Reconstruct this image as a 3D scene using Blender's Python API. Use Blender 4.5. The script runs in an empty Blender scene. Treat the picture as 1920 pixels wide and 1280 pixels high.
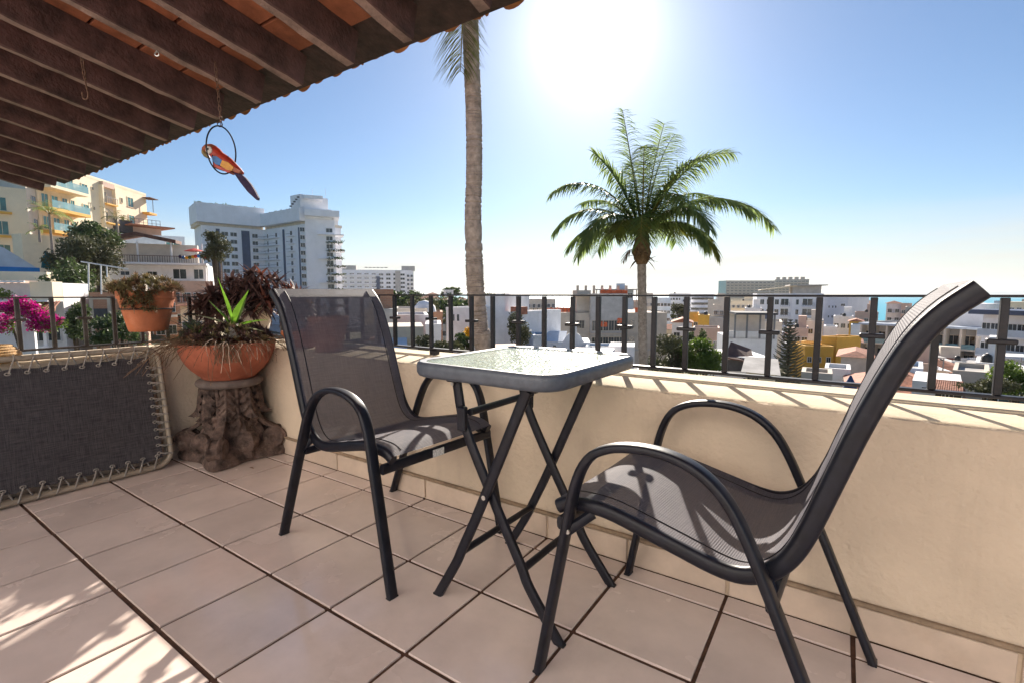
import bpy, math, random
import numpy as np
from mathutils import Vector, Matrix

SC = bpy.context.scene
COL = SC.collection
random.seed(7)
PI = math.pi

# ------------------------------------------------------------------ camera, sky, sun, exposure
H = 0.9546                      # eye height above the terrace floor
FPX, PITCH, YAW = 915.68, 0.0963, 0.5973
cam_d = bpy.data.cameras.new('camera'); cam = bpy.data.objects.new('camera', cam_d); COL.objects.link(cam)
cam_d.sensor_width = 36.0; cam_d.lens = 36.0 * FPX / 1920.0
cam_d.clip_start = 0.02; cam_d.clip_end = 60000
cam.location = (0, 0, H); cam.rotation_euler = (PI / 2 - PITCH, 0, YAW)
SC.camera = cam
SUN_EL, SUN_AZ = math.radians(27.0), math.radians(-25.4)     # azimuth from +Y, clockwise positive
SUNV = Vector((math.sin(SUN_AZ) * math.cos(SUN_EL), math.cos(SUN_AZ) * math.cos(SUN_EL), math.sin(SUN_EL)))
world = bpy.data.worlds.new('World'); SC.world = world; world.use_nodes = True
wn = world.node_tree; wn.nodes.clear()
w_out = wn.nodes.new('ShaderNodeOutputWorld'); w_bg = wn.nodes.new('ShaderNodeBackground')
w_sky = wn.nodes.new('ShaderNodeTexSky'); w_sky.sky_type = 'NISHITA'; w_sky.sun_disc = False
w_sky.sun_elevation = SUN_EL; w_sky.sun_rotation = SUN_AZ
w_sky.altitude = 30; w_sky.air_density = 1.0; w_sky.dust_density = 0.22; w_sky.ozone_density = 4.5
w_bg.inputs['Strength'].default_value = 0.05
# thin cirrus low over the sea, all round the horizon
w_tc = wn.nodes.new('ShaderNodeTexCoord'); w_mp = wn.nodes.new('ShaderNodeMapping'); w_mp.inputs['Scale'].default_value = (1.6, 1.6, 15.0); w_mp.inputs['Rotation'].default_value = (.06, .05, 0)
w_no = wn.nodes.new('ShaderNodeTexNoise'); w_no.inputs['Scale'].default_value = 1.3; w_no.inputs['Detail'].default_value = 7; w_no.inputs['Roughness'].default_value = .6
w_sx = wn.nodes.new('ShaderNodeSeparateXYZ'); w_r1 = wn.nodes.new('ShaderNodeMapRange'); w_r2 = wn.nodes.new('ShaderNodeMapRange'); w_mu = wn.nodes.new('ShaderNodeMath'); w_mu.operation = 'MULTIPLY'
w_r1.inputs[1].default_value = .36; w_r1.inputs[2].default_value = .62; w_r1.inputs[3].default_value = .35
w_r2.interpolation_type = 'SMOOTHSTEP'; w_r2.inputs[1].default_value = .17; w_r2.inputs[2].default_value = .035; w_r2.inputs[4].default_value = .92
w_mx = wn.nodes.new('ShaderNodeMix'); w_mx.data_type = 'RGBA'; w_mx.inputs[7].default_value = (7.4, 7.0, 6.35, 1)
wl_ = wn.links.new
wl_(w_tc.outputs['Generated'], w_mp.inputs[0]); wl_(w_mp.outputs[0], w_no.inputs['Vector']); wl_(w_tc.outputs['Generated'], w_sx.inputs[0])
wl_(w_no.outputs['Fac'], w_r1.inputs[0]); wl_(w_sx.outputs['Z'], w_r2.inputs[0]); wl_(w_r1.outputs[0], w_mu.inputs[0]); wl_(w_r2.outputs[0], w_mu.inputs[1])
wl_(w_mu.outputs[0], w_mx.inputs[0]); # the bright aureole that damp air gives the low sun
w_vm = wn.nodes.new('ShaderNodeVectorMath'); w_vm.operation = 'DOT_PRODUCT'; w_vm.inputs[1].default_value = tuple(SUNV)
w_nv = wn.nodes.new('ShaderNodeVectorMath'); w_nv.operation = 'NORMALIZE'; wl_(w_tc.outputs['Generated'], w_nv.inputs[0]); wl_(w_nv.outputs[0], w_vm.inputs[0])
def wmath(op, a, b=None):
    n = wn.nodes.new('ShaderNodeMath'); n.operation = op
    for i_, x_ in enumerate((a, b)):
        if x_ is None: continue
        if isinstance(x_, (int, float)): n.inputs[i_].default_value = x_
        else: wl_(x_, n.inputs[i_])
    return n.outputs[0]
w_ang = wmath('ARCCOSINE', wmath('MINIMUM', w_vm.outputs['Value'], .999999))
w_g = wmath('ADD', wmath('MULTIPLY', wmath('EXPONENT', wmath('MULTIPLY', w_ang, -1 / .045)), 20.0), wmath('MULTIPLY', wmath('EXPONENT', wmath('MULTIPLY', w_ang, -1 / .16)), 3.8))
w_cb = wn.nodes.new('ShaderNodeCombineColor'); wl_(w_g, w_cb.inputs[0]); wl_(wmath('MULTIPLY', w_g, .95), w_cb.inputs[1]); wl_(wmath('MULTIPLY', w_g, .86), w_cb.inputs[2])
w_ad = wn.nodes.new('ShaderNodeMix'); w_ad.data_type = 'RGBA'; w_ad.blend_type = 'ADD'; w_ad.inputs[0].default_value = 1.0; w_ad.clamp_result = False
wl_(w_mx.outputs[2], w_ad.inputs[6]); wl_(w_cb.outputs[0], w_ad.inputs[7])
wl_(w_sky.outputs[0], w_mx.inputs[6]); wl_(w_ad.outputs[2], w_bg.inputs[0]); wl_(w_bg.outputs[0], w_out.inputs[0])
sun_d = bpy.data.lights.new('sun', 'SUN'); sun = bpy.data.objects.new('sun', sun_d); COL.objects.link(sun)
sun_d.energy = 5.0; sun_d.angle = math.radians(0.53); sun_d.color = (1.0, 0.90, 0.78)
sun.rotation_euler = SUNV.to_track_quat('Z', 'Y').to_euler()
SC.view_settings.view_transform = 'Standard'; SC.view_settings.look = 'None'
SC.view_settings.exposure = 1.26; SC.view_settings.gamma = 1.0; SC.view_settings.use_curve_mapping = False
SC.render.engine = 'CYCLES'
SC.cycles.use_denoising = True
SC.cycles.max_bounces = 8; SC.cycles.transparent_max_bounces = 16; SC.cycles.sample_clamp_indirect = 8

# ------------------------------------------------------------------ bearings
RH = Vector((math.cos(YAW), math.sin(YAW), 0)); FH = Vector((-math.sin(YAW), math.cos(YAW), 0))
def rdz(r, d, z): return RH * r + FH * d + Vector((0, 0, z))
def bear(u): return (u - 960) / (FPX * 1.0051)               # sideways metres per metre ahead
def px(u, v, d):
    x = (u - 960) / FPX; zc = -(v - 640) / FPX
    Y = math.cos(PITCH) + zc * math.sin(PITCH); Z = -math.sin(PITCH) + zc * math.cos(PITCH)
    t = d / Y
    return (x * t, d, H + Z * t)                              # sideways, ahead, height
def pxw(u, v, d): return rdz(*px(u, v, d))
def ray(u, v):
    r, d, z = px(u, v, 1.0); return RH * r + FH * d + Vector((0, 0, z - H))
def sm(a, b, x):
    t = min(1, max(0, (x - a) / (b - a))); return t * t * (3 - 2 * t)
def ground(r, d):
    dd = max(d, 0.0)
    zr = -5.0 - .085 * min(dd, 120) - .03 * min(max(dd - 120, 0), 400) - .06 * min(max(dd - 520, 0), 700)
    zl = -6.5 + 9.5 * sm(38, 70, dd) - .04 * min(max(dd - 100, 0), 170) - .06 * min(max(dd - 270, 0), 900)
    q = -r / (dd + 12)
    s = sm(.35, .8, q)
    return zr * (1 - s) + zl * s

# ------------------------------------------------------------------ materials
MATS = {}
def mat(name, c, rough=.6, var=.12, scale=6.0, bump=0.0, bscale=60.0, metal=0.0, spec=.5, alpha=0.0, rnd=0.0, c2=None, detail=6.0, coat=0.0, stain=None, trans=0.0, streak=None, gloss=None):
    if name in MATS: return MATS[name]
    m = bpy.data.materials.new(name); m.use_nodes = True; nt = m.node_tree; N = nt.nodes; L = nt.links
    b = N['Principled BSDF']
    b.inputs['Roughness'].default_value = rough; b.inputs['Metallic'].default_value = metal
    b.inputs['Specular IOR Level'].default_value = spec; b.inputs['Coat Weight'].default_value = coat
    b.inputs['Coat Roughness'].default_value = .12
    geo = N.new('ShaderNodeNewGeometry')
    tc = N.new('ShaderNodeTexCoord')
    no = N.new('ShaderNodeTexNoise'); no.inputs['Scale'].default_value = scale; no.inputs['Detail'].default_value = detail; no.inputs['Roughness'].default_value = .62
    L.new(geo.outputs['Position'], no.inputs['Vector'])
    rp = N.new('ShaderNodeMapRange'); rp.inputs[1].default_value = .28; rp.inputs[2].default_value = .72
    L.new(no.outputs['Fac'], rp.inputs[0])
    mx = N.new('ShaderNodeMix'); mx.data_type = 'RGBA'
    c = tuple(c); cc2 = tuple(c2) if c2 else tuple(max(0, x * (1 - 2.2 * var)) for x in c)
    mx.inputs[6].default_value = tuple(min(1, x * (1 + (var if not c2 else 0))) for x in c) + (1,)
    mx.inputs[7].default_value = cc2 + (1,)
    L.new(rp.outputs[0], mx.inputs[0])
    col = mx.outputs[2]
    if stain:
        sc, fac, colr = stain
        n2 = N.new('ShaderNodeTexNoise'); n2.inputs['Scale'].default_value = sc; n2.inputs['Detail'].default_value = 9; n2.inputs['Roughness'].default_value = .75
        L.new(geo.outputs['Position'], n2.inputs['Vector'])
        r2 = N.new('ShaderNodeMapRange'); r2.inputs[1].default_value = .56; r2.inputs[2].default_value = .74; r2.inputs[4].default_value = fac
        L.new(n2.outputs['Fac'], r2.inputs[0])
        m2 = N.new('ShaderNodeMix'); m2.data_type = 'RGBA'; m2.inputs[7].default_value = tuple(colr) + (1,)
        L.new(r2.outputs[0], m2.inputs[0]); L.new(col, m2.inputs[6]); col = m2.outputs[2]
    if streak:                     # rain runs: noise drawn out downwards
        sc, fac, colr = streak
        mp = N.new('ShaderNodeMapping'); mp.inputs['Scale'].default_value = (1, 1, .09); L.new(geo.outputs['Position'], mp.inputs[0])
        n4 = N.new('ShaderNodeTexNoise'); n4.inputs['Scale'].default_value = sc; n4.inputs['Detail'].default_value = 8; n4.inputs['Roughness'].default_value = .7
        L.new(mp.outputs[0], n4.inputs['Vector'])
        r4 = N.new('ShaderNodeMapRange'); r4.inputs[1].default_value = .54; r4.inputs[2].default_value = .76; r4.inputs[4].default_value = fac
        L.new(n4.outputs['Fac'], r4.inputs[0])
        m4 = N.new('ShaderNodeMix'); m4.data_type = 'RGBA'; m4.inputs[7].default_value = tuple(colr) + (1,)
        L.new(r4.outputs[0], m4.inputs[0]); L.new(col, m4.inputs[6]); col = m4.outputs[2]
    if rnd:
        oi = N.new('ShaderNodeObjectInfo'); hs = N.new('ShaderNodeHueSaturation')
        r3 = N.new('ShaderNodeMapRange'); r3.inputs[3].default_value = 1 - rnd; r3.inputs[4].default_value = 1 + rnd
        L.new(oi.outputs['Random'], r3.inputs[0]); L.new(r3.outputs[0], hs.inputs['Value']); L.new(col, hs.inputs['Color']); col = hs.outputs[0]
    L.new(col, b.inputs['Base Color'])
    if gloss:                      # worn and polished patches
        n5 = N.new('ShaderNodeTexNoise'); n5.inputs['Scale'].default_value = 4.5; n5.inputs['Detail'].default_value = 7; L.new(geo.outputs['Position'], n5.inputs['Vector'])
        r5 = N.new('ShaderNodeMapRange'); r5.inputs[1].default_value = .35; r5.inputs[2].default_value = .7; r5.inputs[3].default_value = gloss[0]; r5.inputs[4].default_value = gloss[1]
        L.new(n5.outputs['Fac'], r5.inputs[0]); L.new(r5.outputs[0], b.inputs['Roughness'])
    if bump:
        n3 = N.new('ShaderNodeTexNoise'); n3.inputs['Scale'].default_value = bscale; n3.inputs['Detail'].default_value = 5
        L.new(geo.outputs['Position'], n3.inputs['Vector'])
        bp = N.new('ShaderNodeBump'); bp.inputs['Strength'].default_value = bump; bp.inputs['Distance'].default_value = .6 / bscale
        L.new(n3.outputs['Fac'], bp.inputs['Height']); L.new(bp.outputs[0], b.inputs['Normal'])
    out = N['Material Output']
    if trans:
        tl = N.new('ShaderNodeBsdfTranslucent'); L.new(col, tl.inputs['Color'])
        ms = N.new('ShaderNodeMixShader'); ms.inputs[0].default_value = trans
        L.new(b.outputs[0], ms.inputs[1]); L.new(tl.outputs[0], ms.inputs[2]); L.new(ms.outputs[0], out.inputs['Surface'])
    if alpha:
        tr = N.new('ShaderNodeBsdfTransparent'); ms = N.new('ShaderNodeMixShader'); ms.inputs[0].default_value = alpha
        L.new(b.outputs[0], ms.inputs[1]); L.new(tr.outputs[0], ms.inputs[2]); L.new(ms.outputs[0], out.inputs['Surface'])
    MATS[name] = m
    return m
def glass_pattern():
    m = bpy.data.materials.new('rippled glass'); m.use_nodes = True; nt = m.node_tree; N = nt.nodes; L = nt.links
    b = N['Principled BSDF']; b.inputs['Base Color'].default_value = (.62, .70, .56, 1); b.inputs['Roughness'].default_value = .10
    b.inputs['Transmission Weight'].default_value = .55; b.inputs['IOR'].default_value = 1.32; b.inputs['Specular IOR Level'].default_value = .34
    geo = N.new('ShaderNodeNewGeometry'); vo = N.new('ShaderNodeTexVoronoi'); vo.inputs['Scale'].default_value = 85
    vo.feature = 'SMOOTH_F1'; vo.inputs['Smoothness'].default_value = .6
    L.new(geo.outputs['Position'], vo.inputs['Vector'])
    bp = N.new('ShaderNodeBump'); bp.inputs['Strength'].default_value = .6; bp.inputs['Distance'].default_value = .006
    L.new(vo.outputs['Distance'], bp.inputs['Height']); L.new(bp.outputs[0], b.inputs['Normal'])
    MATS['table_glass'] = m
glass_pattern()
def weave(name, c, c2, clear, freq, axis_mix=True):
    """woven plastic mesh: threads with open holes between them"""
    m = bpy.data.materials.new(name); m.use_nodes = True; nt = m.node_tree; N = nt.nodes; L = nt.links
    b = N['Principled BSDF']; b.inputs['Roughness'].default_value = .65; b.inputs['Specular IOR Level'].default_value = .15
    uv = N.new('ShaderNodeUVMap')
    w1 = N.new('ShaderNodeTexWave'); w1.wave_type = 'BANDS'; w1.bands_direction = 'X'; w1.inputs['Scale'].default_value = freq
    w2 = N.new('ShaderNodeTexWave'); w2.wave_type = 'BANDS'; w2.bands_direction = 'Y'; w2.inputs['Scale'].default_value = freq
    for w in (w1, w2): L.new(uv.outputs[0], w.inputs['Vector'])
    mu = N.new('ShaderNodeMath'); mu.operation = 'ADD'; L.new(w1.outputs['Fac'], mu.inputs[0]); L.new(w2.outputs['Fac'], mu.inputs[1])
    no = N.new('ShaderNodeTexNoise'); no.inputs['Scale'].default_value = 14; no.inputs['Detail'].default_value = 4
    mp = N.new('ShaderNodeMapping'); mp.inputs['Scale'].default_value = (1, 14, 1); L.new(uv.outputs[0], mp.inputs[0]); L.new(mp.outputs[0], no.inputs['Vector'])
    no2 = N.new('ShaderNodeTexNoise'); no2.inputs['Scale'].default_value = 14; no2.inputs['Detail'].default_value = 4
    mp2 = N.new('ShaderNodeMapping'); mp2.inputs['Scale'].default_value = (14, 1, 1); L.new(uv.outputs[0], mp2.inputs[0]); L.new(mp2.outputs[0], no2.inputs['Vector'])
    av = N.new('ShaderNodeMath'); av.operation = 'ADD'; L.new(no.outputs['Fac'], av.inputs[0]); L.new(no2.outputs['Fac'], av.inputs[1])
    rr = N.new('ShaderNodeMapRange'); rr.inputs[1].default_value = .75; rr.inputs[2].default_value = 1.25; L.new(av.outputs[0], rr.inputs[0])
    mx = N.new('ShaderNodeMix'); mx.data_type = 'RGBA'; mx.inputs[6].default_value = tuple(c) + (1,); mx.inputs[7].default_value = tuple(c2) + (1,)
    L.new(rr.outputs[0], mx.inputs[0]); L.new(mx.outputs[2], b.inputs['Base Color'])
    tr = N.new('ShaderNodeBsdfTransparent'); ms = N.new('ShaderNodeMixShader')
    if clear:
        r2 = N.new('ShaderNodeMapRange'); r2.inputs[1].default_value = 0; r2.inputs[2].default_value = 2
        r2.inputs[3].default_value = clear * .35; r2.inputs[4].default_value = clear * 1.65; L.new(mu.outputs[0], r2.inputs[0])
        L.new(r2.outputs[0], ms.inputs[0])
    else: ms.inputs[0].default_value = 0
    bp = N.new('ShaderNodeBump'); bp.inputs['Strength'].default_value = .5; bp.inputs['Distance'].default_value = .002
    L.new(mu.outputs[0], bp.inputs['Height']); L.new(bp.outputs[0], b.inputs['Normal'])
    L.new(b.outputs[0], ms.inputs[1]); L.new(tr.outputs[0], ms.inputs[2]); L.new(ms.outputs[0], N['Material Output'].inputs['Surface'])
    MATS[name] = m
    return m
def water():
    m = bpy.data.materials.new('sea water'); m.use_nodes = True; nt = m.node_tree; N = nt.nodes; L = nt.links
    b = N['Principled BSDF']; b.inputs['Base Color'].default_value = (.03, .33, .44, 1); b.inputs['Specular IOR Level'].default_value = .2; b.inputs['Roughness'].default_value = .36; b.inputs['IOR'].default_value = 1.33
    geo = N.new('ShaderNodeNewGeometry'); no = N.new('ShaderNodeTexNoise'); no.inputs['Scale'].default_value = .25; no.inputs['Detail'].default_value = 8
    L.new(geo.outputs['Position'], no.inputs['Vector'])
    bp = N.new('ShaderNodeBump'); bp.inputs['Strength'].default_value = .16; bp.inputs['Distance'].default_value = 1.0
    L.new(no.outputs['Fac'], bp.inputs['Height']); L.new(bp.outputs[0], b.inputs['Normal'])
    MATS['sea'] = m
water()
def brickmat(name, c1, c2, mortar, scale, vec='Object'):
    m = bpy.data.materials.new(name); m.use_nodes = True; nt = m.node_tree; N = nt.nodes; L = nt.links
    b = N['Principled BSDF']; b.inputs['Roughness'].default_value = .85
    tc = N.new('ShaderNodeTexCoord'); mp = N.new('ShaderNodeMapping'); mp.inputs['Rotation'].default_value = (PI / 2, 0, 0)
    L.new(tc.outputs[vec], mp.inputs[0])
    br = N.new('ShaderNodeTexBrick'); br.inputs['Color1'].default_value = tuple(c1) + (1,); br.inputs['Color2'].default_value = tuple(c2) + (1,); br.inputs['Mortar'].default_value = tuple(mortar) + (1,)
    br.inputs['Scale'].default_value = scale; br.inputs['Mortar Size'].default_value = .02
    L.new(mp.outputs[0], br.inputs['Vector']); L.new(br.outputs['Color'], b.inputs['Base Color'])
    MATS[name] = m
brickmat('brick_wall', (.42, .19, .11), (.5, .25, .15), (.42, .34, .27), 2.2)

mat('tile', (.73, .605, .54), .11, .08, 3.2, .03, 90, rnd=.06, stain=(2.3, .30, (.43, .31, .24)), coat=.3, gloss=(.07, .34))
mat('skirt', (.63, .505, .40), .3, .09, 7, .05, 80, rnd=.04, stain=(9, .35, (.42, .29, .19)))
mat('grout', (.105, .050, .030), .95, .25, 30, .3, 200)
mat('plaster', (.67, .545, .41), .9, .08, 2.2, .6, 60, stain=(5, .2, (.42, .33, .24)), streak=(7, .30, (.40, .31, .23)))
mat('bounce_white', (.90, .875, .865), .9, .05, 1.2, .3, 60)  # near-white for the added wall, so it reflects sunlight
mat('coping', (.72, .61, .44), .95, .10, 9, .35, 110, stain=(14, .35, (.50, .41, .28)))
mat('mortar_strip', (.33, .24, .16), .95, .2, 22, .5, 150)
mat('iron', (.014, .014, .020), .45, .3, 14, .15, 160, spec=.35, stain=(22, .35, (.06, .042, .035)))
mat('rail_paint', (.055, .045, .040), .5, .3, 12, .2, 160, stain=(16, .5, (.16, .12, .085)))
mat('frame', (.008, .009, .016), .40, .25, 30, .10, 260, spec=.34, stain=(35, .35, (.035, .035, .042)))
mat('rim', (.085, .10, .125), .42, .15, 30, .06, 260, spec=.5)
mat('steel', (.55, .54, .52), .3, .1, 30, metal=1.0)
mat('rubber', (.012, .012, .013), .8)
mat('sticker', (.7, .7, .68), .6, .25, 180)
mat('tube_beige', (.34, .28, .21), .4, .15, 14, .08, 120, stain=(30, .5, (.20, .12, .07)))
mat('cord', (.32, .29, .255), .7, .2, 60)
mat('hole', (.004, .004, .004), .9)
mat('wood_dark', (.06, .032, .030), .75, .35, 9, .5, 40)
mat('wood_beam', (.105, .052, .050), .75, .35, 7, .6, 45)
mat('wood_bounce_lit', (.30, .20, .175), .8, .3, 7, .6, 45, stain=(6, .4, (.24, .17, .145)))  # lighter beam tone that imitates light bounced up from the floor
mat('clay_brick', (.36, .12, .06), .85, .2, 8, .4, 90, rnd=.2)
mat('clay_tile', (.44, .17, .07), .8, .25, 9, .4, 80, rnd=.25)
mat('terracotta', (.46, .14, .055), .72, .15, 8, .15, 90, stain=(7, .45, (.55, .27, .17)))
mat('terracotta_old', (.40, .16, .085), .8, .2, 10, .2, 90, stain=(8, .5, (.50, .36, .28)))
mat('terracotta_bowl', (.40, .115, .060), .75, .2, 7, .2, 90, stain=(8, .5, (.48, .22, .14)))
mat('soil', (.045, .030, .020), .95, .4, 60, .8, 120)
mat('stone_ped', (.135, .088, .070), .9, .45, 16, .9, 60, stain=(12, .85, (.34, .26, .205)))
mat('stone_ring', (.16, .125, .11), .85, .2, 16, .4, 70)
mat('rust', (.16, .085, .055), .8, .3, 60, .4, 200)
mat('p_red', (.42, .035, .018), .45, .2, 30); mat('p_blue', (.012, .12, .35), .45, .2, 30); mat('p_yel', (.62, .27, .015), .45, .2, 30)
mat('p_white', (.68, .64, .6), .5); mat('p_black', (.01, .01, .01), .4); mat('p_tail', (.045, .032, .075), .8, .25, 40, spec=.2); mat('p_beak', (.22, .17, .06), .5, .3, 30); mat('p_head', (.28, .07, .028), .5, .2, 30)
mat('leaf_purple', (.135, .068, .055), .55, .35, 9, c2=(.065, .042, .042), trans=.25)
mat('leaf_purple2', (.25, .085, .055), .5, .35, 9, trans=.3)
mat('leaf_agave', (.13, .27, .025), .4, .25, 12, trans=.4)
mat('leaf_pale', (.38, .40, .24), .5, .2, 12, trans=.3)
mat('leaf_succ', (.15, .145, .06), .55, .35, 18, c2=(.22, .16, .08), trans=.15)
mat('leaf_dry', (.25, .15, .085), .8, .35, 30, trans=.2)
mat('leaf_grass', (.10, .13, .065), .5, .3, 18, trans=.3)
mat('leaf_tree', (.095, .135, .042), .6, .4, 1.5, c2=(.058, .085, .032), trans=.3)
mat('leaf_olive', (.12, .125, .05), .7, .4, 1.2, c2=(.07, .07, .04), trans=.2)
mat('leaf_bright', (.15, .22, .03), .55, .4, 1.5, c2=(.08, .13, .02), trans=.35)
mat('leaf_pine', (.10, .11, .075), .7, .35, 2, trans=.1)
mat('leaf_palm', (.27, .34, .11), .42, .35, 3.5, c2=(.15, .21, .085), trans=.72)
mat('leaf_palm_y', (.19, .20, .03), .45, .3, 3.5, trans=.35)
mat('rachis', (.26, .21, .045), .5, .2, 10)
mat('boug', (.62, .010, .26), .5, .25, 12, trans=.45)
mat('flower_y', (.75, .42, .02), .5, .15, 12, trans=.3)
mat('flower_r', (.55, .06, .02), .5, .2, 12, trans=.3)
mat('palm_trunk', (.43, .345, .295), .9, .25, 12, .7, 40, stain=(5, .4, (.26, .19, .155)))
mat('palm_fibre', (.27, .16, .085), .9, .3, 16, .8, 60)
mat('bark', (.11, .08, .055), .9, .3, 8, .6, 30)
mat('wicker', (.52, .31, .12), .6, .3, 80, .6, 160)
# the town
mat('w_white', (.86, .85, .85), .8, .06, .9, stain=(1.2, .22, (.5, .47, .44)), streak=(.9, .35, (.45, .41, .37)))
mat('w_hotel', (.88, .88, .92), .8, .05, .25, streak=(.35, .22, (.58, .57, .57)))
mat('w_cream', (.86, .73, .53), .85, .05, .6, stain=(.6, .15, (.6, .5, .36)))
mat('w_beige', (.72, .63, .53), .85, .08, .7, stain=(1.0, .25, (.42, .36, .30)), streak=(.9, .35, (.45, .41, .37)))
mat('w_pink', (.64, .45, .36), .85, .1, .8)
mat('w_grey', (.52, .50, .48), .9, .12, .8, .2, 8, stain=(.9, .35, (.27, .25, .24)))
mat('w_conc', (.56, .49, .41), .9, .10, .6, .2, 8, stain=(.7, .3, (.30, .27, .24)), streak=(.9, .35, (.45, .41, .37)))
mat('w_yellow', (.72, .40, .06), .8, .08, .9)
mat('w_orange', (.78, .44, .09), .8, .06, .9)
mat('w_blue', (.02, .22, .62), .6, .1, .9); mat('w_ltblue', (.58, .66, .76), .8, .1, .6)
mat('w_dark', (.09, .09, .10), .8, .2, .9)
mat('w_navy', (.075, .10, .17), .5, .1, .5)
mat('roof_red', (.42, .17, .10), .85, .25, 1.8, .5, 6); mat('roof_brown', (.15, .075, .055), .85, .25, 1.5); mat('roof_grey', (.42, .40, .38), .9, .2, .5)
mat('net_orange', (.85, .16, .05), .7, .2, 1.5)
mat('pane', (.030, .040, .048), .12, .4, .4, spec=.7)
mat('pane_teal', (.07, .22, .21), .12, .3, .5, spec=.7)
mat('pane_rail', (.30, .52, .56), .1, .1, .5, spec=.6, alpha=.45)
mat('rail_far', (.20, .20, .21), .6, .1, 1)
mat('tank', (.02, .02, .022), .5); mat('red_cloth', (.65, .05, .03), .7); mat('teal_cloth', (.01, .13, .13), .8); mat('navy_cloth', (.03, .06, .16), .8)
mat('ground', (.15, .14, .085), .95, .3, .08, c2=(.07, .08, .04), stain=(.3, .5, (.30, .27, .23)))
mat('headland', (.24, .29, .28), .95, .2, .002)
weave('sling', (.078, .075, .094), (.108, .102, .120), .11, 60)
weave('lounger_cloth', (.040, .038, .043), (.095, .086, .090), .03, 45)

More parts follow.
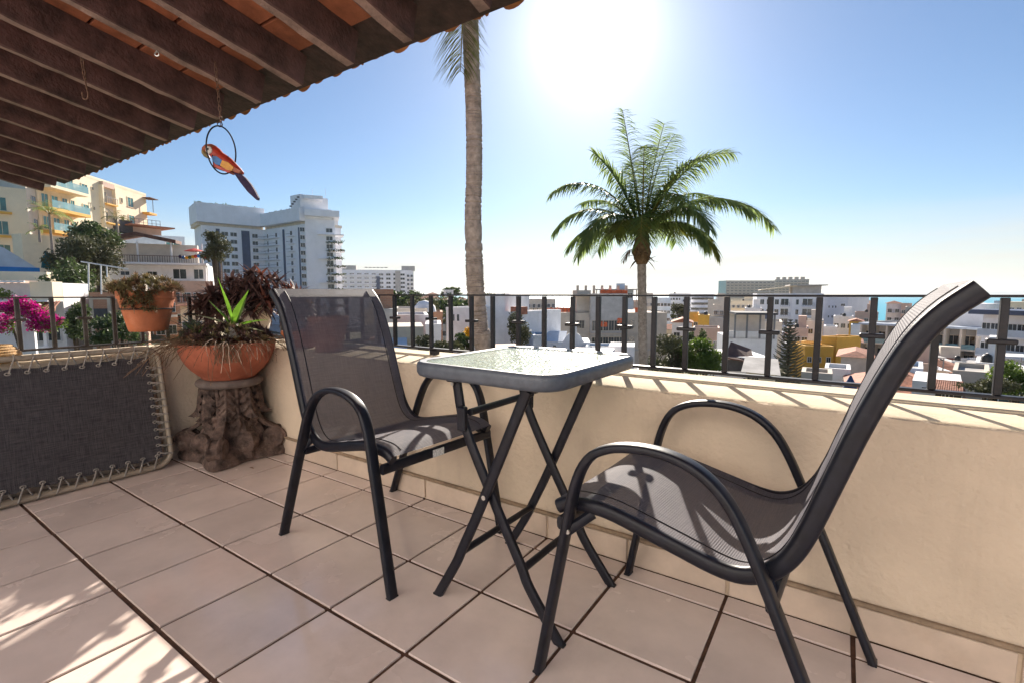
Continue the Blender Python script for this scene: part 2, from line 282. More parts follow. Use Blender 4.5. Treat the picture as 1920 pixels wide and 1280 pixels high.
# ------------------------------------------------------------------ mesh helpers
class MB:
    def __init__(s): s.v = []; s.f = []; s.uv = None
    def add(s, vs, fs):
        o = len(s.v); s.v += [tuple(x) for x in vs]; s.f += [tuple(i + o for i in q) for q in fs]; return s
    def box(s, c, size, rz=0.0, M=None, bev=0.0):
        x, y, z = (k / 2 for k in size)
        if bev:
            b = min(bev, x * .9, y * .9, z * .9); vs = []
            # chamfered box: 24 verts
            for sx in (-1, 1):
                for sy in (-1, 1):
                    for sz in (-1, 1):
                        vs += [Vector((sx * x, sy * (y - b), sz * (z - b))), Vector((sx * (x - b), sy * y, sz * (z - b))), Vector((sx * (x - b), sy * (y - b), sz * z))]
            def I(sx, sy, sz, k): return ((sx > 0) * 4 + (sy > 0) * 2 + (sz > 0)) * 3 + k
            fs = []
            for q in (-1, 1):
                a = [I(q, -1, -1, 0), I(q, 1, -1, 0), I(q, 1, 1, 0), I(q, -1, 1, 0)]; fs.append(a if q > 0 else a[::-1])
                a = [I(-1, q, -1, 1), I(-1, q, 1, 1), I(1, q, 1, 1), I(1, q, -1, 1)]; fs.append(a if q > 0 else a[::-1])
                a = [I(-1, -1, q, 2), I(1, -1, q, 2), I(1, 1, q, 2), I(-1, 1, q, 2)]; fs.append(a if q > 0 else a[::-1])
            for p in (-1, 1):
                for q in (-1, 1):
                    fs.append([I(p, q, -1, 0), I(p, q, 1, 0), I(p, q, 1, 1), I(p, q, -1, 1)][::(1 if p * q < 0 else -1)])
                    fs.append([I(p, -1, q, 0), I(p, 1, q, 0), I(p, 1, q, 2), I(p, -1, q, 2)][::(1 if p * q > 0 else -1)])
                    fs.append([I(-1, p, q, 1), I(1, p, q, 1), I(1, p, q, 2), I(-1, p, q, 2)][::(1 if p * q < 0 else -1)])
            for sx in (-1, 1):
                for sy in (-1, 1):
                    for sz in (-1, 1):
                        t = [I(sx, sy, sz, 0), I(sx, sy, sz, 1), I(sx, sy, sz, 2)]; fs.append(t if sx * sy * sz > 0 else t[::-1])
        else:
            vs = [Vector((a * x, b * y, d * z)) for a in (-1, 1) for b in (-1, 1) for d in (-1, 1)]
            fs = [(0, 1, 3, 2), (4, 6, 7, 5), (0, 4, 5, 1), (2, 3, 7, 6), (0, 2, 6, 4), (1, 5, 7, 3)]
        if M is None: M = Matrix.Rotation(rz, 3, 'Z')
        c = Vector(c)
        return s.add([M @ q + c for q in vs], fs)
    def bar(s, a, b, w, h, up=(0, 0, 1)):
        a = Vector(a); b = Vector(b); t = (b - a); ln = t.length; t.normalize(); up = Vector(up)
        if abs(t.dot(up)) > .95: up = Vector((1, 0, 0))
        x = t.cross(up).normalized(); z = x.cross(t)
        return s.box((a + b) / 2, (w, ln, h), M=Matrix((x, t, z)).transposed())
    def tube(s, path, w, h=None, seg=10, lat=None, closed=False, power=2.0, cap=True):
        """swept oval: w half width along lat, h half height across it; w,h may be lists"""
        P = [Vector(p) for p in path]; n = len(P); h = w if h is None else h
        W = w if isinstance(w, (list, tuple)) else [w] * n; Hh = h if isinstance(h, (list, tuple)) else [h] * n
        vs = []; prev = None
        for i, p in enumerate(P):
            if closed: t = P[(i + 1) % n] - P[i - 1]
            else: t = P[min(i + 1, n - 1)] - P[max(i - 1, 0)]
            t.normalize()
            if lat is not None: l = Vector(lat); l = (l - t * l.dot(t)).normalized()
            else:
                if prev is None:
                    a = Vector((0, 0, 1)) if abs(t.z) < .9 else Vector((1, 0, 0)); l = t.cross(a).normalized()
                else: l = (prev - t * prev.dot(t)).normalized()
            prev = l; nn = t.cross(l)
            for k in range(seg):
                a = 2 * PI * k / seg; c, d = math.cos(a), math.sin(a)
                if power != 2.0:
                    c = math.copysign(abs(c) ** (2 / power), c); d = math.copysign(abs(d) ** (2 / power), d)
                vs.append(p + l * (W[i] * c) + nn * (Hh[i] * d))
        fs = []; m = n if closed else n - 1
        for i in range(m):
            j = (i + 1) % n
            for k in range(seg):
                k2 = (k + 1) % seg; fs.append((i * seg + k, i * seg + k2, j * seg + k2, j * seg + k))
        if not closed and cap:
            fs.append(tuple(range(seg))[::-1]); fs.append(tuple((n - 1) * seg + k for k in range(seg)))
        return s.add(vs, fs)
    def lathe(s, prof, c=(0, 0, 0), seg=32, fn=None):
        c = Vector(c); n = len(prof); vs = []
        for i, (r, z) in enumerate(prof):
            for k in range(seg):
                a = 2 * PI * k / seg; rr = r if fn is None else fn(r, z, a)
                vs.append(c + Vector((rr * math.cos(a), rr * math.sin(a), z)))
        fs = []
        for i in range(n - 1):
            for k in range(seg):
                k2 = (k + 1) % seg; fs.append((i * seg + k, i * seg + k2, (i + 1) * seg + k2, (i + 1) * seg + k))
        if prof[0][0] > 1e-4: fs.append(tuple(range(seg))[::-1])
        if prof[-1][0] > 1e-4: fs.append(tuple((n - 1) * seg + k for k in range(seg)))
        return s.add(vs, fs)
    def grid(s, pts):
        """pts[i][j] -> sheet"""
        n = len(pts); m = len(pts[0])
        return s.add([p for row in pts for p in row], [(i * m + j, i * m + j + 1, (i + 1) * m + j + 1, (i + 1) * m + j) for i in range(n - 1) for j in range(m - 1)])
    def prism(s, poly, axis, d0, d1):
        """poly: list of 3D pts in a plane; extruded along axis from d0 to d1"""
        a = Vector(axis); P = [Vector(p) for p in poly]; n = len(P)
        vs = [p + a * d0 for p in P] + [p + a * d1 for p in P]
        fs = [tuple(range(n))[::-1], tuple(range(n, 2 * n))] + [(i, (i + 1) % n, n + (i + 1) % n, n + i) for i in range(n)]
        return s.add(vs, fs)
    def leaf(s, base, d, ln, wd, bend=.5, nseg=4, fold=.25, tip=.0, roll=0.0, belly=.35):
        """one pointed strap leaf: starts along d, bends downwards"""
        d = Vector(d).normalized(); p = Vector(base); rows = []
        side = d.cross(Vector((0, 0, 1)))
        if side.length < .05: side = Vector((math.cos(roll * 9 + 1), math.sin(roll * 9 + 1), 0))
        side.normalize()
        if roll: side = (Matrix.Rotation(roll, 3, d) @ side)
        st = ln / nseg; t = d.copy()
        for i in range(nseg + 1):
            q = i / nseg
            w = wd * (1 - abs(q - belly) / (1 - belly) if q > belly else .55 + .45 * q / belly) if i < nseg else wd * tip
            w = max(w, wd * .04); up = side.cross(t)
            rows.append([p - side * w * .5 + up * fold * w * .5, p.copy(), p + side * w * .5 + up * fold * w * .5])
            t = (t + Vector((0, 0, -bend / nseg))).normalized(); p = p + t * st
        return s.grid(rows)
    def mesh(s, name):
        me = bpy.data.meshes.new(name); me.from_pydata(s.v, [], s.f); me.update(); return me
    def build(s, name, m, parent=None, smooth=False, loc=None, uv=None):
        me = s.mesh(name)
        if smooth:
            me.polygons.foreach_set('use_smooth', [True] * len(me.polygons))
            try: me.set_sharp_from_angle(angle=math.radians(42))
            except Exception: pass
        if uv is not None:
            l = me.uv_layers.new(name='UVMap')
            vi = np.empty(len(me.loops), dtype=np.int32); me.loops.foreach_get('vertex_index', vi)
            l.data.foreach_set('uv', np.asarray(uv, dtype=np.float32)[vi].ravel())
        o = bpy.data.objects.new(name, me); COL.objects.link(o)
        me.materials.append(MATS[m] if isinstance(m, str) else m)
        if parent is not None: o.parent = parent
        if loc is not None: o.location = loc
        if parent is not None and parent.name in WC: o.location = o.location - parent.location
        return o
WC = set()                      # things whose parts are written in terrace coordinates
def wempty(name, loc, label, cat, group=None):
    o = empty(name, loc, 0, label, cat, group); WC.add(o.name); return o
def inst(name, me, parent=None, loc=(0, 0, 0), rot=(0, 0, 0), scale=(1, 1, 1)):
    o = bpy.data.objects.new(name, me); COL.objects.link(o)
    o.location = loc; o.rotation_euler = rot; o.scale = scale
    if parent is not None:
        o.parent = parent
        if parent.name in WC: o.location = o.location - parent.location
    return o
def tag(o, label=None, cat=None, group=None, kind=None):
    if label: o['label'] = label
    if cat: o['category'] = cat
    if group: o['group'] = group
    if kind: o['kind'] = kind
    return o
def empty(name, loc=(0, 0, 0), rz=0.0, label=None, cat=None, group=None):
    o = bpy.data.objects.new(name, None); COL.objects.link(o); o.location = loc; o.rotation_euler = (0, 0, rz); o.empty_display_size = .1
    return tag(o, label, cat, group)
def smooth_path(pts, n=4):
    """Catmull-Rom through the points"""
    P = [Vector(p) for p in pts]; out = []
    for i in range(len(P) - 1):
        a = P[i - 1] if i else P[0] * 2 - P[1]; b, c = P[i], P[i + 1]; d = P[i + 2] if i + 2 < len(P) else P[-1] * 2 - P[-2]
        for k in range(n):
            t = k / n
            out.append(.5 * ((2 * b) + (c - a) * t + (2 * a - 5 * b + 4 * c - d) * t * t + (3 * b - a - 3 * c + d) * t ** 3))
    out.append(P[-1]); return out
def cloud_mesh(name, clumps, n, size, seed, m, flat=.0, parent=None):
    """leaf-sized faces spread through clumps [(centre, (rx,ry,rz)), ...] -> one crown mesh"""
    rs = np.random.RandomState(seed); k = len(clumps)
    vol = np.array([c[1][0] * c[1][1] * c[1][2] for c in clumps]) ** .75; idx = rs.choice(k, n, p=vol / vol.sum())
    C = np.array([list(c[0]) for c in clumps])[idx]; R = np.array([list(c[1]) for c in clumps])[idx]
    dr = rs.normal(size=(n, 3)); dr /= np.linalg.norm(dr, axis=1)[:, None]
    rad = rs.uniform(0, 1, n) ** .45
    rad *= 1 + .18 * np.sin(dr[:, 0] * 7 + idx) * np.sin(dr[:, 1] * 6 + dr[:, 2] * 5)
    P = C + dr * R * rad[:, None]
    a = rs.normal(size=(n, 3)) + dr * .3; a[:, 2] -= .35; a /= np.linalg.norm(a, axis=1)[:, None]
    b = np.cross(a, rs.normal(size=(n, 3))); b /= np.linalg.norm(b, axis=1)[:, None]
    s = size * rs.uniform(.55, 1.35, n)[:, None]
    V = np.stack([P - a * s, P + b * s * .42, P + a * s, P - b * s * .42], 1).reshape(-1, 3)
    F = np.arange(4 * n).reshape(n, 4)
    me = bpy.data.meshes.new(name); me.from_pydata(V.tolist(), [], F.tolist()); me.update()
    me.materials.append(MATS[m]); o = bpy.data.objects.new(name, me); COL.objects.link(o)
    if parent is not None:
        o.parent = parent
        if parent.name in WC: o.location = o.location - parent.location
    return o

# ================================================================== LARGE STRUCTURE: the terrace
T = .33; GX = -2.242; GY = .516            # tile size and the grid lines it hangs on
XW, YW, ZC = -3.22, 1.612, .630            # inner faces of the two parapets, their height
X1, Y0 = 2.4, -1.9            # right and rear limits of the tiles built one by one
YH = -4.6                      # unseen reflecting wall, added across the patio
fl = MB().box(((XW + X1) / 2 - .3, (Y0 + YW) / 2, -.104), (X1 - XW + 1.0, YW - Y0 + .5, .2)).build('floor', 'grout')
tag(fl, kind='structure')
def spans(lo, hi, g):
    k0 = math.floor((lo - g) / T); out = []
    k = k0
    while g + k * T < hi - .02:
        a, b = max(lo, g + k * T), min(hi, g + (k + 1) * T)
        if b - a > .03: out.append((a, b))
        k += 1
    return out
tile_cache = {}
def tile_mesh(w, d):
    key = (round(w, 3), round(d, 3))
    if key not in tile_cache:
        me = MB().box((0, 0, 0), (w - .0110, d - .0130, .012), bev=.0014).mesh('floor_tile'); me.materials.append(MATS['tile']); tile_cache[key] = me
    return tile_cache[key]
ys = spans(Y0, GY + 3 * T, GY) + [(GY + 3 * T, YW - .008)]
for (xa, xb) in spans(XW, X1, GX):
    for (ya, yb) in ys:
        o = inst('floor_tile', tile_mesh(xb - xa, yb - ya), fl, ((xa + xb) / 2 + random.uniform(-.0008, .0008), (ya + yb) / 2 + random.uniform(-.0008, .0008), -.0045 + random.uniform(-.0006, .0006)),
                 (random.uniform(-.0014, .0014), random.uniform(-.0014, .0014), random.uniform(-.002, .002)))
# unseen white wall added behind the viewer to bounce sun onto the terrace
pt = MB().box((-.4, (YH + Y0) / 2, -.102), (9.5, Y0 - YH, .2)).build('patio', 'tile'); tag(pt, kind='structure')
hw = MB().box((-.4, YH - .15, 3.2), (13.0, .3, 6.8)).build('bounce_wall', 'bounce_white'); tag(hw, 'unseen white house wall added across the patio to bounce sunlight', 'wall')

def wavy_slab(x0, x1, y0, y1, z0, z1, n, amp, seed, axis, flat=False):
    """plaster wall whose upper inner edge is hand-trowelled"""
    rs = random.Random(seed); mb = MB(); prof = []
    for i in range(n + 1):
        e = [rs.uniform(-amp, amp) for _ in range(4)]
        q = i / n; r_ = .005
        if flat: e = [e[0], e[1], 0, 0]
        if axis == 'x':
            x = x0 + (x1 - x0) * q
            prof.append([Vector((x, y0, z0)), Vector((x, y0 + e[0] * .4, z1 - r_ * 2)), Vector((x, y0 + r_ * .5 + e[1] * .5, z1 - r_ * .6 + e[1])), Vector((x, y0 + r_ * 2, z1 + e[2] * .6)), Vector((x, (y0 + y1) / 2, z1 + e[3])), Vector((x, y1, z1)), Vector((x, y1, z0))])
        else:
            y = y0 + (y1 - y0) * q
            prof.append([Vector((x1, y, z0)), Vector((x1 + e[0] * .4, y, z1 - r_ * 2)), Vector((x1 - r_ * .5 + e[1] * .5, y, z1 - r_ * .6 + e[1])), Vector((x1 - r_ * 2, y, z1 + e[2] * .6)), Vector(((x0 + x1) / 2, y, z1 + e[3])), Vector((x0, y, z1)), Vector((x0, y, z0))])
    mb.grid(prof)
    return mb
def parapet(name, label, axis):
    e = wempty(name, (0 if axis == 'x' else XW, YW if axis == 'x' else 0, 0), label, 'wall')
    if axis == 'x':
        wavy_slab(XW, X1, YW, 2.0, -.6, ZC, 190, .0022, 3, 'x').build('wall_body', 'plaster', e, True)
        wavy_slab(XW + .03, X1, YW + .006, 2.003, ZC - .012, ZC + .004, 190, .0009, 5, 'x', True).build('coping', 'coping', e, True)
        MB().box(((XW + X1) / 2, 1.921, ZC + .002), (X1 - XW, .160, .012), bev=.004).build('coping_step', 'coping', e)
        MB().box(((XW + X1) / 2, YW - .010, .101), (X1 - XW, .018, .013), bev=.004).build('mortar_strip', 'mortar_strip', e)
        for (xa, xb) in spans(XW, X1, GX):
            o = inst('skirting_tile', skirt_mesh(xb - xa, 'x'), e, ((xa + xb) / 2, YW - .004, .046), (random.uniform(-.008, .008), 0, random.uniform(-.004, .004)))
    else:
        wavy_slab(XW - .39, XW, Y0, 2.001, -.6, ZC - .003, 120, .0022, 8, 'y').build('wall_body', 'plaster', e, True)
        wavy_slab(XW - .393, XW - .006, Y0, YW - .002, ZC - .014, ZC + .002, 120, .0014, 9, 'y', True).build('coping', 'coping', e, True)
        MB().box((XW - .309, (Y0 + 1.98) / 2, ZC), (.160, 1.98 - Y0, .012), bev=.004).build('coping_step', 'coping', e)
        MB().box((XW + .010, (Y0 + YW) / 2, .101), (.018, YW - Y0, .013), bev=.004).build('mortar_strip', 'mortar_strip', e)
        for (ya, yb) in ys:
            inst('skirting_tile', skirt_mesh(yb - ya, 'y'), e, (XW + .004, (ya + yb) / 2, .046), (0, 0, random.uniform(-.004, .004)))
skc = {}
def skirt_mesh(w, ax):
    k = (round(w, 3), ax)
    if k not in skc:
        me = MB().box((0, 0, 0), ((w - .010, .014, .088) if ax == 'x' else (.014, w - .010, .088)), bev=.002).mesh('skirting_tile'); me.materials.append(MATS['skirt']); skc[k] = me
    return skc[k]
parapet('parapet_wall', 'long cream plastered parapet behind the table, with tiled skirting and sunlit coping', 'x')
parapet('parapet_wall', 'cream plastered parapet behind the folded lounger and the pedestal', 'y')

# railings
YR = 1.90; XR = XW - .27
PX = [-3.02, -2.886, -2.753, -2.62, -2.486, -2.352, -2.218, -2.086, -1.956, -1.826, -1.696, -1.567, -1.439, -1.316, -1.176, -1.046, -.913, -.80, -.691, -.578, -.463, -.33, -.199, -.065, .07, .212, .345, .478, .61, .744, .878, 1.01, 1.145, 1.28]
PX = [x * YR / 1.78 for x in PX]
def railing(label, axis, posts, lo, hi, ztop, phase):
    e = wempty('railing', (0 if axis == 'x' else XR, YR if axis == 'x' else 0, ZC), label, 'railing')
    def P(a, z): return (a, YR, z) if axis == 'x' else (XR, a, z)
    def S(a, w, z): return (a, w, z) if axis == 'x' else (w, a, z)
    m = 'iron' if axis == 'x' else 'rail_paint'
    MB().box(P((lo + hi) / 2, ztop - .004), S(hi - lo, .034, .0075), bev=.002).build('top_rail', m, e)
    MB().box(P((lo + hi) / 2, .667), S(hi - lo, .030, .010), bev=.002).build('bottom_rail', m, e)
    zl = ztop - .0085 - .6725; post = MB().box((0, 0, 0), (.0185, .0185, zl), bev=.0015).mesh('post'); post.materials.append(MATS[m])
    tab = MB().box((0, 0, 0), S(.064, .030, .014), bev=.003).mesh('spacer_tab'); tab.materials.append(MATS[m])
    for i, a in enumerate(posts):
        o = inst('post', post, e, P(a, .6725 + zl / 2), (0, 0, random.uniform(-.05, .05)))
        if i % 2 == phase: inst('spacer_tab', tab, e, P(a, .823 + random.uniform(-.002, .002)), (random.uniform(-.03, .03), random.uniform(-.03, .03), random.uniform(-.06, .06)))
    foot = MB().box((0, 0, .0), S(.040, .040, .030), bev=.003).mesh('foot'); foot.materials.append(MATS[m])
    for a in posts[3::7]: inst('foot', foot, e, P(a + .02, .647))
railing('black iron railing of square bars on the long parapet behind the table', 'x', PX, XR - .01, 1.4, .9525, 0)
PYL = [.643 + .1325 * k for k in range(-18, 9)]
PYL = [y for y in PYL if y < 1.82]
railing('brown weathered iron railing on the left parapet behind the folded lounger', 'y', PYL, -1.75, YR - .02, .940, len([y for y in PYL if y < .62]) % 2)

# tiled roof: beams run down to the eave, clay bricks lie across them, barrel tiles on top
YE, ZE, SL = 1.80, 2.157, .20
def zr(y): return ZE - SL * (y - YE)              # underside of the beams
rf = wempty('tile_roof', (-2.4, 1.80, ZE), 'clay tiled terrace roof on dark wooden beams, seen from below', 'roof')
BX = [-2.28 + .47 * k for k in range(7, 0, -1)] + [-2.24, -2.71, -3.15, -3.67, -4.07, -4.52, -5.01, -5.52, -6.0, -6.47, -6.95, -7.42, -7.9]
BX = sorted(BX); YB = -.55; ang = math.atan(SL)  # unseen rear end cut short so sun reaches the added wall
cs, sn = math.cos(ang), math.sin(ang)
BD, BW = .175, .066
def tilt(): return (-ang, 0, 0)
blen = (YE - .03 - YB) / cs
def rough_beam(seed):
    rs = random.Random(seed); n = 26; rows = []
    for i in range(n + 1):
        y = -blen / 2 + blen * i / n; j = [rs.uniform(-.0035, .0035) for _ in range(8)]
        c = .006
        rows.append([Vector((-BW / 2 + j[0], y, BD)), Vector((-BW / 2 + j[1], y, c)), Vector((-BW / 2 + c + j[2], y, j[3])), Vector((BW / 2 - c + j[4], y, j[5])), Vector((BW / 2 + j[6], y, c)), Vector((BW / 2 + j[7], y, BD)), Vector((-BW / 2 + j[0], y, BD))])
    mb = MB().grid(rows); m = 7
    mb.f.append(tuple(range(6))); mb.f.append(tuple(n * m + k for k in range(6))[::-1])
    me = mb.mesh('beam'); me.materials.append(MATS['wood_beam']); me.materials.append(MATS['wood_bounce_lit'])
    me.polygons.foreach_set('material_index', [1 if k < n * 6 and k % 6 == 2 else 0 for k in range(len(me.polygons))]); return me  # underside faces get the lighter tone: floor bounce put into the colour
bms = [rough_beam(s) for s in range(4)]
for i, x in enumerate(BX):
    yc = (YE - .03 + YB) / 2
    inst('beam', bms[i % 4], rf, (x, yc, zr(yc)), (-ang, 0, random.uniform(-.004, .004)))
for i in range(len(BX) - 1):
    a, b = BX[i], BX[i + 1]; w = b - a - .006
    me = MB().box((0, 0, 0), (w, .222, .03), bev=.004).mesh('brick'); me.materials.append(MATS['clay_brick'])
    for k in range(10):
        y = YE - .03 - .115 - .231 * k
        inst('brick', me, rf, ((a + b) / 2, y, zr(y) + (BD + .016) / cs), (-ang + random.uniform(-.012, .012), random.uniform(-.008, .008), random.uniform(-.01, .01)))
MB().box(((BX[0] + BX[-1]) / 2, (YB + YE) / 2, zr((YB + YE) / 2) + .240), (BX[-1] - BX[0] + .3, (YE - YB) / cs + .12, .03), M=Matrix.Rotation(-ang, 3, 'X')).build('roof_deck', 'wood_dark', rf)
MB().box(((BX[0] + BX[-1]) / 2, YE + .085, zr(YE + .085) + .210), (BX[-1] - BX[0] + .3, .26, .035), M=Matrix.Rotation(-ang, 3, 'X')).build('eave_board', 'wood_dark', rf)
def barrel(up):
    mb = MB(); L0 = .40; rows = []
    for i in range(4):
        q = i / 3; r0 = (.088 - .016 * q) if up else (.072 + .016 * q); rr = []
        for k in range(9):
            a = PI * k / 8; s = 1 if up else -1
            rr.append(Vector((-math.cos(a) * r0, L0 / 2 - L0 * q, s * math.sin(a) * r0 * .72)))
        for k in range(8, -1, -1):
            a = PI * k / 8; s = 1 if up else -1; r1 = r0 - .013
            rr.append(Vector((-math.cos(a) * r1, L0 / 2 - L0 * q, s * math.sin(a) * r1 * .72)))
        rr.append(rr[0]); rows.append(rr)
    mb.grid(rows); n = len(rows[0])
    mb.f += [(k, k + 1, n - 3 - k, n - 2 - k) for k in range(8)]
    mb.f += [tuple(3 * n + j for j in (n - 2 - k, n - 3 - k, k + 1, k)) for k in range(8)]
    me = mb.mesh('roof_tile'); me.polygons.foreach_set('use_smooth', [True] * len(me.polygons))
    try: me.set_sharp_from_angle(angle=.8)
    except Exception: pass
    me.materials.append(MATS['clay_tile']); return me
tu, td = barrel(True), barrel(False)
nt_ = 0
for row in range(3):
    y = YE + .125 - .33 * row; x = -8.0; k = 0
    while x < .95 and nt_ < 300:
        up = k % 2 == 0
        jy = random.uniform(-.018, .022) if row == 0 else 0
        o = inst('roof_tile', tu if up else td, rf, (x + random.uniform(-.006, .006), y + jy, zr(y) + .262 + (.030 if up else .045) + row * .012 - (0 if up else -.01)),
                 (-ang + random.uniform(-.02, .02), random.uniform(-.05, .05), random.uniform(-.03, .03)))
        x += .098; k += 1; nt_ += 1

# ================================================================== FURNITURE
def stack_chair(label, loc, rz, sticker=False, s=1.0):
    """local frame: x from the front foot (0) to the back (.67), y across (0 near .. .55 far), z up"""
    e = empty('patio_chair', loc, rz, label, 'chair', 'black sling patio chairs'); Wd = .545
    loop = [(0, 0, 0), (.045, 0, .24), (.078, 0, .41), (.100, 0, .515), (.132, 0, .583), (.185, 0, .617), (.254, 0, .630), (.322, 0, .626), (.378, 0, .606), (.424, 0, .568), (.460, 0, .512), (.500, 0, .425), (.566, 0, .270), (.678, 0, 0)]
    rail = [(.030, 0, .430), (.065, 0, .447), (.115, 0, .452), (.18, 0, .449), (.305, 0, .422), (.400, 0, .402), (.455, 0, .402), (.500, 0, .424), (.535, 0, .465), (.562, 0, .525), (.593, 0, .620), (.634, 0, .745), (.681, 0, .862), (.718, 0, .921), (.762, 0, .963)]
    for yy in (0, Wd):
        p = smooth_path([(x, yy, z) for x, _, z in loop], 4)
        MB().tube(p, .019, .0105, 14, lat=(0, 1, 0), power=3.2).build('arm_frame', 'frame', e, True)
        for fx, fz in ((.0006, .0032), (.6768, .0032)):
            MB().box((fx, yy, fz), (.0205, .0365, .006), bev=.0015).build('foot_cap', 'rubber', e)
    rp = {}
    for sgn, yy in ((1, .040), (-1, Wd - .040)):
        p = smooth_path([(x, yy, z) for x, _, z in rail], 4); rp[sgn] = p
        MB().tube(p, .0135, .0175, 14, lat=(0, 1, 0), power=2.4).build('side_rail', 'frame', e, True)
        for a, b in (((.075, (0 if sgn > 0 else Wd), .392), (.125, yy, .436)), ((.520, (0 if sgn > 0 else Wd), .378), (.500, yy, .418))):
            MB().tube([a, b], .010, .014, 8).build('bracket', 'frame', e, True)
        for a in ((.086, (-.0 if sgn > 0 else Wd), .40),):
            MB().tube([(a[0] - .0, a[1] - sgn * .0095, a[2]), (a[0], a[1] - sgn * .0145, a[2])], .006, .006, 8).build('bolt', 'steel', e, True)
    # cross bars
    MB().tube([(.052, .012, .402), (.052, Wd - .012, .402)], .011, .017, 10, lat=(1, 0, 0), power=3).build('front_crossbar', 'frame', e, True)
    MB().tube([(.512, .012, .372), (.512, Wd - .012, .372)], .010, .014, 10, lat=(1, 0, 0), power=3).build('rear_crossbar', 'frame', e, True)
    MB().tube([(.742, .052, .945), (.742, Wd - .052, .945)], .007, .007, 8).build('top_crossbar', 'frame', e, True)
    if sticker:
        MB().box((.0385, .30, .402), (.002, .052, .026)).build('care_label', 'sticker', e)
    # the sling: sags a little between the rails
    p = rp[1]; n = len(p); my = 13; rows = []; uv = []; dist = 0
    for i, q in enumerate(p):
        t = (p[min(i + 1, n - 1)] - p[max(i - 1, 0)]).normalized(); nn = Vector((-t.z, 0, t.x))
        if nn.z < 0 and i < n * .4: nn = -nn
        if i: dist += (p[i] - p[i - 1]).length
        f = i / (n - 1); sag = .016 * math.exp(-((f - .42) / .16) ** 2)
        row = []
        for j in range(my):
            v = j / (my - 1); b = 4 * v * (1 - v)
            edge = .016 * (1 - abs(2 * v - 1) ** 8)
            off = nn * (.0175 - .004 * b * (1 - sm(.6, .95, f)))
            if .32 < f < .62: off = off * (1 - math.sin((f - .32) / .30 * PI) * .2)
            row.append(Vector((q.x, .040 + (Wd - .080) * v, q.z)) + off + Vector((0, 0, -sag * b)))
            uv.append((dist, v * (Wd - .08)))
        rows.append(row)
    MB().grid(rows).build('sling', 'sling', e, True, uv=uv)
    # stitched hem beside each rail
    for j in (1, my - 2):
        path = [rows[i][j] + Vector((0, 0, .0012)) for i in range(2, n - 1)]
        MB().tube(path, .0022, .0012, 5).build('seam', 'frame', e, True)
    return e
# near-front foot, direction front->back
stack_chair('black sling chair on the left with a white label on its front bar', (-1.100, 1.538, 0), math.atan2(.042, -.673), True)
stack_chair('black sling chair on the right, seen from the side before the parapet', (-.596, 1.0, 0), math.atan2(-.036, .671))

